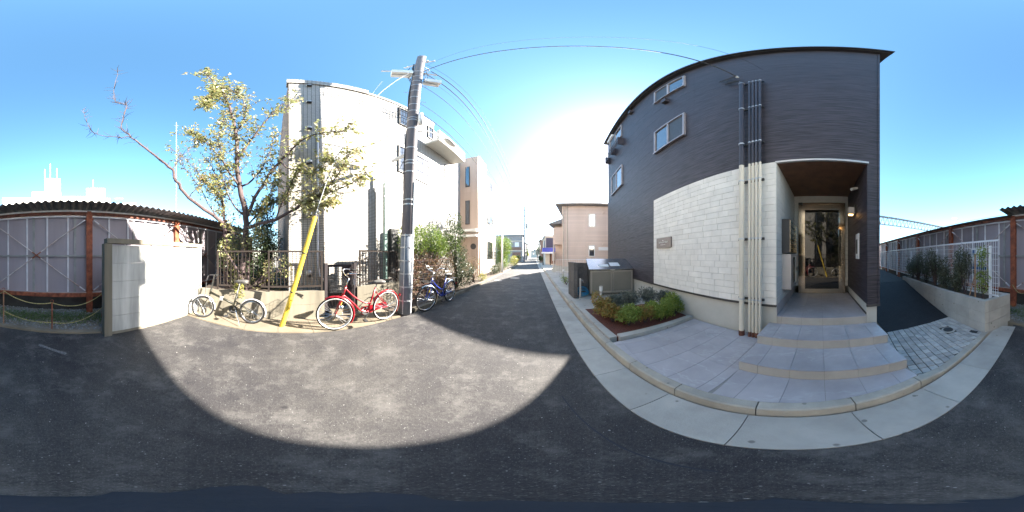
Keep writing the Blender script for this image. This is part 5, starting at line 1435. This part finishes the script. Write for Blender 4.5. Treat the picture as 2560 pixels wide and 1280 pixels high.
m = MB(); m.tube([(1.85, 4.25, .40), (1.85, 4.25, .52)], .048, 16); obj('head', m, M['white_paint'], bl)
m = MB(); m.tube([(1.85, 4.25, .521), (1.85, 4.25, .535)], .050, 16); obj('cap', m, M['alu'], bl)
bl = thing('bollard_light', (1.62, 8.9, .1), 'white bollard light before the beige house', 'bollard light')
m = MB(); m.tube([(1.62, 8.9, .1), (1.62, 8.9, .55)], .045, 12); obj('post', m, M['alu'], bl)
m = MB(); m.tube([(1.62, 8.9, .55), (1.62, 8.9, .66)], .055, 12); obj('head', m, M['white_paint'], bl)

# ================================================================== BEIGE HOUSE
HF = Frame(2.25, 13.0, R(-17.0))            # x along the near gable wall, y away
bh = thing('beige_house', (2.25, 13, 0), 'beige two-storey house with grey hipped roof beyond the dark building', 'house')
def hbox(name, x0, x1, y0, y1, z0, z1, mt, parent=bh):
    m = MB(); m.box(x0, x1, y0, y1, z0, z1, HF); return obj(name, m, M[mt], parent)
HZ = 5.55
hbox('wall', 0, 9.5, 0, 8, .0, HZ, 'beige'); hbox('wall', -.75, -.001, 1.2, 6, 0, 4.2, 'beige')
hbox('wall', -.75, -.001, .1, 1.199, 2.35, 3.75, 'beige'); hbox('plinth', -.78, 9.52, -.03, 8.02, -.1, .55, 'found')
hbox('balcony_panel', -.80, -.752, .1, 1.2, 1.0, 1.75, 'white_paint')
hbox('porch_post', -.75, -.66, .1, .2, .0, 2.349, 'house_cream')
m = MB(); e = .45
V = [HF.p(x, y, z) for (x, y, z) in ((-e, -e, HZ), (9.9, -e, HZ), (9.9, 8.4, HZ), (-e, 8.4, HZ), (-e, -e, HZ + .14), (9.9, -e, HZ + .14), (9.9, 8.4, HZ + .14), (-e, 8.4, HZ + .14), (3.4, 4, HZ + 1.25), (6.2, 4, HZ + 1.25))]
m.add(V, [(3, 2, 1, 0), (0, 1, 5, 4), (1, 2, 6, 5), (2, 3, 7, 6), (3, 0, 4, 7), (4, 5, 9, 8), (5, 6, 9), (6, 7, 8, 9), (7, 4, 8)]); hr = obj('roof', m, M['roof_grey'], bh)
for k in range(9): hbox('snow_guard', .3 + k * .55, .4 + k * .55, .15, .2, HZ + .29, HZ + .37, 'iron', hr)
hbox('eaves_gutter', -e, 9.9, -e - .10, -e - .001, HZ + .03, HZ + .12, 'house_cream', hr)
m = MB(); V = [HF.p(x, y, z) for (x, y, z) in ((-1.15, -.1, 4.05), (.0, -.1, 4.05), (.0, 6.2, 4.05), (-1.15, 6.2, 4.05), (.0, -.1, 4.45), (.0, 6.2, 4.45))]
m.add(V, [(3, 2, 1, 0), (0, 1, 4), (2, 3, 5), (0, 4, 5, 3), (1, 2, 5, 4)]); obj('lean_to_roof', m, M['roof_grey'], bh)
for (x0, x1, z0, z1) in ((2.15, 2.70, 3.75, 4.85), (2.15, 2.65, 1.35, 2.25)):
    m = MB(); w = .06
    for a in ((x0, x1, z0, z0 + w), (x0, x1, z1 - w, z1), (x0, x0 + w, z0 + w, z1 - w), (x1 - w, x1, z0 + w, z1 - w)): m.box(a[0], a[1], -.05, .0, a[2], a[3], HF)
    o = obj('window', m, M['white_paint'], bh)
    hbox('pane', x0 + w, x1 - w, -.03, -.012, (z0 + z1) / 2 + .01, z1 - w, 'glass', o); hbox('pane', x0 + w, x1 - w, -.025, -.012, z0 + w, (z0 + z1) / 2, 'glass', o)
hbox('house_board', 2.95, 3.75, -.03, -.001, 1.85, 2.12, 'white_paint')
for z in (4.95, 2.3):
    hbox('vent_hood', 3.3, 3.5, -.12, -.001, z, z + .14, 'beige')
for x in (.12, .42):
    m = MB(); m.tube([HF.p(x, -.06, .5), HF.p(x, -.06, HZ - .01)], .035, 8); obj('downpipe', m, M['house_cream'], bh)
m = MB()
for k in range(26): m.tube([HF.p(-.2 + k * .16, -1.8, .1), HF.p(-.2 + k * .16, -1.8, 1.15)], .006, 4)
for z in (.3, 1.15): m.tube([HF.p(-.2, -1.8, z), HF.p(3.9, -1.8, z)], .012, 5)
tag(obj('wire_fence', m, M['white_mesh']), 'thin pale wire fence in front of the beige house', 'fence')

# ================================================================== FAR STREET
def house(name, label, x0, x1, y0, y1, h, wall, roof=None, wins=(), flat=True, base=0):
    t = thing(name, ((x0 + x1) / 2, y0, 0), label, 'house', 'houses down the street')
    wbox('wall', x0, x1, y0, y1, -.1, h, M[wall], t)
    if flat: wbox('roof', x0 - .25, x1 + .25, y0 - .25, y1 + .25, h + .001, h + .25, M[roof or 'roof_grey'], t)
    else:
        m = MB(); cx = (x0 + x1) / 2; V = [(x0 - .4, y0 - .4, h), (x1 + .4, y0 - .4, h), (x1 + .4, y1 + .4, h), (x0 - .4, y1 + .4, h), (cx, y0 + 1.5, h + 1.5), (cx, y1 - 1.5, h + 1.5)]
        m.add(V, [(3, 2, 1, 0), (0, 1, 4), (1, 2, 5, 4), (2, 3, 5), (3, 0, 4, 5)]); obj('roof', m, M[roof or 'roof_grey'], t)
    for (side, a, c, z0, z1, mt) in wins:
        m = MB()
        if side == 'n': m.box(a, c, y0 - .04, y0 - .001, z0, z1)
        else:
            xx = x1 if side == 'r' else x0; sg_ = 1 if side == 'r' else -1
            m.box(min(xx + .001 * sg_, xx + .04 * sg_), max(xx + .001 * sg_, xx + .04 * sg_), a, c, z0, z1)
        obj('window', m, M[mt], t)
    return t
h1 = house('grey_house', 'grey flat-roofed house at the end of the left hedge', -9.4, -2.7, 39, 46, 6.3, 'house_grey', 'roof_grey', (('n', -4.6, -3.6, 3.6, 4.7, 'white_paint'), ('n', -7.4, -6.4, 3.5, 4.6, 'glass'), ('n', -5.2, -3.2, .2, 2.3, 'house_brown')))
wbox('band', -9.45, -2.65, 38.9, 38.999, 4.9, 5.1, M['house_cream'], h1); wbox('band', -9.45, -2.65, 38.9, 38.999, 2.6, 2.8, M['house_cream'], h1); wbox('lower_wall', -8.9, -3.1, 38.9, 38.999, 2.801, 3.5, M['house_brown'], h1)
h2 = house('shop_house', 'navy and white building with a blue awning on the right', 1.75, 7, 25, 32, 4.4, 'house_cream', 'white_paint', (('n', 1.85, 3.2, 2.7, 4.2, 'navy'), ('l', 25.5, 27.5, 2.6, 3.9, 'navy'), ('n', 2.4, 3.6, .2, 1.9, 'house_brown')))
wbox('awning', 1.25, 4.2, 23.6, 24.95, 2.0, 2.6, M['blue_awning'], h2); wbox('awning_roof', 1.15, 4.3, 23.3, 24.96, 1.75, 1.98, M['white_paint'], h2)
for x in (1.25, 2.3): wbox('carport_post', x, x + .12, 23.4, 23.52, -.1, 1.749, M['fence_brown'], h2)
house('far_house', 'cream far house on the left beyond the grey house', -9, -3.0, 58, 66, 6.0, 'house_cream', None, (('n', -5, -3.8, 3.6, 4.8, 'glass'), ('n', -7.8, -6.6, 3.6, 4.8, 'glass')), False)
house('far_house', 'brown far house on the right beyond the awning building', 1.7, 8, 42, 50, 5.5, 'house_brown', None, (('n', 2.6, 3.6, 3.2, 4.4, 'glass'), ('l', 43, 44.5, 3.2, 4.4, 'glass')), False)
house('far_house', 'white far house on the right deep down the street', 1.9, 8, 66, 74, 6.4, 'white_render', None, (('n', 2.6, 3.8, 3.6, 4.8, 'glass'),), False)
house('far_house', 'grey far block closing the left of the street', -10, -3.2, 84, 92, 7.5, 'house_grey', None, (('n', -6, -4.8, 4, 5.2, 'glass'),))
house('far_house', 'pale distant house where the road disappears', -3, 5, 150, 160, 6.0, 'house_cream', None, (('n', -1, 0.2, 3, 4.2, 'glass'),), False)
house('far_house', 'brick red distant house right of the vanishing road', 2.2, 9, 104, 112, 6.0, 'house_brown', None, (('n', 3, 4.2, 3, 4.2, 'glass'),), False)
for i, (x, y, r_, h, mt, lb) in enumerate(((-3.1, 50, 1.1, 4.6, 'leaf_dark', 'dark green tree beside the far utility pole'), (-3.3, 33, .8, 1.6, 'leaf_dark', 'dark bush at the foot of the far utility pole'), (-3.2, 72, 1.3, 5.0, 'leaf_green', 'green tree on the left far down the street'), (2.2, 56, 1.2, 5.4, 'leaf_dark', 'dark tree on the right far down the street'), (2.4, 90, 1.5, 5.5, 'leaf_dark', 'dark distant tree right of the vanishing road'), (1.5, 35, .5, 1.6, 'leaf_dark', 'dark bush by the awning building'))):
    t = thing('street_tree', (x, y, 0), lb, 'tree', 'greenery down the street'); q = random.Random(200 + i)
    cloud('crown', mt, [(x + q.uniform(-.5, .5) * r_, y + q.uniform(-.5, .5) * r_, h * q.uniform(.4, .85), r_ * q.uniform(.4, .7), r_ * q.uniform(.4, .7), h * .17) for k in range(8)], 700, .05 * y ** .5, t, 210 + i)
    m = MB(); m.tube([(x, y, -.05), (x, y, h * .7)], [.10, .04], 7); obj('trunk', m, M['bark'], t)
fp = thing('utility_pole', FPole, 'distant utility pole down the left of the street', 'utility pole')
m = MB(); m.tube([FPole, FPole + V3(13.2)], [.19, .12], 12); obj('shaft', m, M['pole_conc'], fp)
for z in (12.4, 10.9): m = MB(); m.bar(FPole + Vector((-.8, 0, z)), FPole + Vector((.8, 0, z)), .1); obj('cross_arm', m, M['galv'], fp)
m = MB(); m.tube([FPole + Vector((.55, 0, 7.9)), FPole + Vector((.55, 0, 9.0))], .32, 12); obj('transformer', m, M['house_grey'], fp)
for x, y, lb in ((-2.9, 62, 'second distant utility pole on the left'), (1.6, 80, 'distant utility pole on the right')):
    f2 = thing('utility_pole', (x, y, 0), lb, 'utility pole'); m = MB(); m.tube([(x, y, -.1), (x, y, 12)], [.19, .12], 8); obj('shaft', m, M['pole_conc'], f2)
    m = MB(); m.bar((x - .7, y, 11), (x + .7, y, 11), .1); obj('cross_arm', m, M['galv'], f2)
sl2 = thing('street_lamp', (-2.5, 12.6, 0), 'slim pale street lamp post with curved arm on the left', 'street lamp')
m = MB(); m.tube([(-2.5, 12.6, -.05), (-2.5, 12.6, 1.0), (-2.5, 12.6, 4.0)], [.085, .075, .045], 12); obj('post', m, M['white_paint'], sl2, smooth=True)
m = MB(); m.tube(curve([(-2.5, 12.6, 4.0), (-2.48, 12.6, 4.3), (-2.35, 12.6, 4.42), (-2.1, 12.6, 4.45)]), .025, 8); obj('arm', m, M['white_paint'], sl2, smooth=True)
m = MB(); m.ellipsoid((-1.98, 12.6, 4.44), .22, .09, .06, 14, 8); obj('head', m, M['white_paint'], sl2, smooth=True)
for i, (x, y, rr_) in enumerate(((-1.2, 10.2, .30), (-2.0, 9.0, .22))):
    m = MB(); m.tube([(x, y, -.05), (x, y, .006)], rr_, 28); tag(obj('manhole_cover', m, M['concrete']), ('round manhole cover in the middle of the road', 'round manhole cover near the left kerb')[i], 'manhole cover')

# ================================================================== BEYOND THE RAILWAY
rb = thing('white_apartment', (-6, -34, 0), 'white flat apartment block with roof tower beyond the railway fence', 'building')
def rbox(name, px0, px1, z0, z1, d, mt='white_render', dep=6, parent=rb):
    a, c = sight(px0, 600, d), sight(px1, 600, d); fr = Frame(a.x, a.y, math.atan2(c.y - a.y, c.x - a.x)); ln = math.hypot(c.x - a.x, c.y - a.y)
    m = MB(); m.box(0, ln, -0.0, -dep, z0, z1, fr) if False else m.box(0, ln, 0, dep, z0, z1, fr); return obj(name, m, M[mt], parent)
rbox('wing', 6, 80, 0, 14.0, 34); rbox('wing', 80, 152, 0, 15.6, 34.3); rbox('wing', 152, 215, 0, 14.6, 34.6); rbox('wing', 215, 275, 0, 14.2, 34.8); rbox('wing', 275, 340, 0, 13.2, 35)
rbox('stair_tower', 113, 151, 15.6, 19.4, 35, dep=4); rbox('lift_tower', 216, 262, 14.2, 17.0, 35.4, dep=4)
for px, z in ((112, 22.6), (126, 24.2), (142, 22.8)):
    a = sight(px, 500, 36); m = MB(); m.tube([(a.x, a.y, 13), (a.x, a.y, z)], .06, 6); obj('antenna', m, M['white_paint'], rb)
a = sight(233, 500, 36); m = MB(); m.tube([(a.x, a.y, 15), (a.x, a.y, 19.5)], .07, 6); obj('antenna', m, M['white_paint'], rb)
for k in range(9):
    a = 30 + k * 32; rbox('roof_rail', a, a + 22, 13.7 if k > 3 else 13.6, 13.85 if k > 3 else 13.7, 33.6, 'house_brown', .1)
a = sight(441, 400, 40); mast = thing('radio_mast', (a.x, a.y, 0), 'thin pale antenna mast behind the bare cherry branch', 'mast')
m = MB(); m.tube([(a.x, a.y, 0), (a.x, a.y, sight(441, 306, 40).z)], .045, 6); obj('shaft', m, M['stud'], mast)
for k in range(3): m = MB(); z = sight(441, 318 + 8 * k, 40).z; m.bar((a.x - .25, a.y, z), (a.x + .25, a.y, z), .08); obj('element', m, M['stud'], mast)
# catenary gantry
ga_, gc_ = sight(2150, 534, 20), sight(2375, 572, 30)
gn = thing('railway_gantry', (ga_.x, ga_.y, 0), 'steel lattice railway gantry above the fence on the right', 'gantry')
dn = (gc_ - ga_).normalized(); up_ = V3(1.05); sd = Vector((-dn.y, dn.x, 0)) * .5
for nme, off in (('chord', Vector((0, 0, 0))), ('chord', sd), ('chord', -up_ + sd * .5)):
    m = MB(); m.bar(ga_ + off, gc_ + off, .11); obj(nme, m, M['gantry'], gn)
m = MB(); n = 26
for k in range(n):
    a, c = ga_.lerp(gc_, k / n), ga_.lerp(gc_, (k + .5) / n); e_ = ga_.lerp(gc_, (k + 1) / n)
    m.bar(a, c - up_ + sd * .5, .075); m.bar(c - up_ + sd * .5, e_, .075); m.bar(a + sd, e_, .06)
obj('lattice', m, M['gantry'], gn, kind='stuff')
for q in (ga_, gc_):
    m = MB(); m.bar((q.x, q.y, 0), q, .3); obj('mast', m, M['gantry'], gn)
for k in (.35, .62):
    q = ga_.lerp(gc_, k) - up_; m = MB(); m.bar(q, q - V3(.35), .04); m.bar(q - V3(.35), q - V3(.35) + dn * .9, .04); obj('hanger', m, M['gantry'], gn)
a = sight(2386, 600, 22); sp2 = thing('loudspeaker_pole', (a.x, a.y, 0), 'thin pole with a floodlight above the railway fence', 'pole')
m = MB(); m.tube([(a.x, a.y, 0), (a.x, a.y, sight(2386, 550, 22).z)], .05, 6); obj('shaft', m, M['gantry'], sp2)
m = MB(); z = sight(2386, 548, 22).z; m.bar((a.x - .5, a.y, z), (a.x + .3, a.y, z + .15), .16); obj('lamp_head', m, M['gantry'], sp2)

# litter of pale chips and leaves on the asphalt
m = MB(); q = random.Random(77)
for k in range(140):
    x, y = q.uniform(-2.5, .5), q.uniform(-2.3, 4.5)
    if x * x + y * y < .35: continue
    s = q.uniform(.0025, .008); a = q.uniform(0, 6.28)
    m.add([(x + s * math.cos(a + t) * q.uniform(.5, 1.3), y + s * math.sin(a + t) * q.uniform(.5, 1.3), .003 + .002 * j) for j, t in enumerate((0, 1.5, 3.0, 4.6))], [(0, 1, 2, 3)])
tag(obj('litter', m, M['paver']), 'pale chips and scraps scattered over the asphalt', 'litter', kind='stuff')
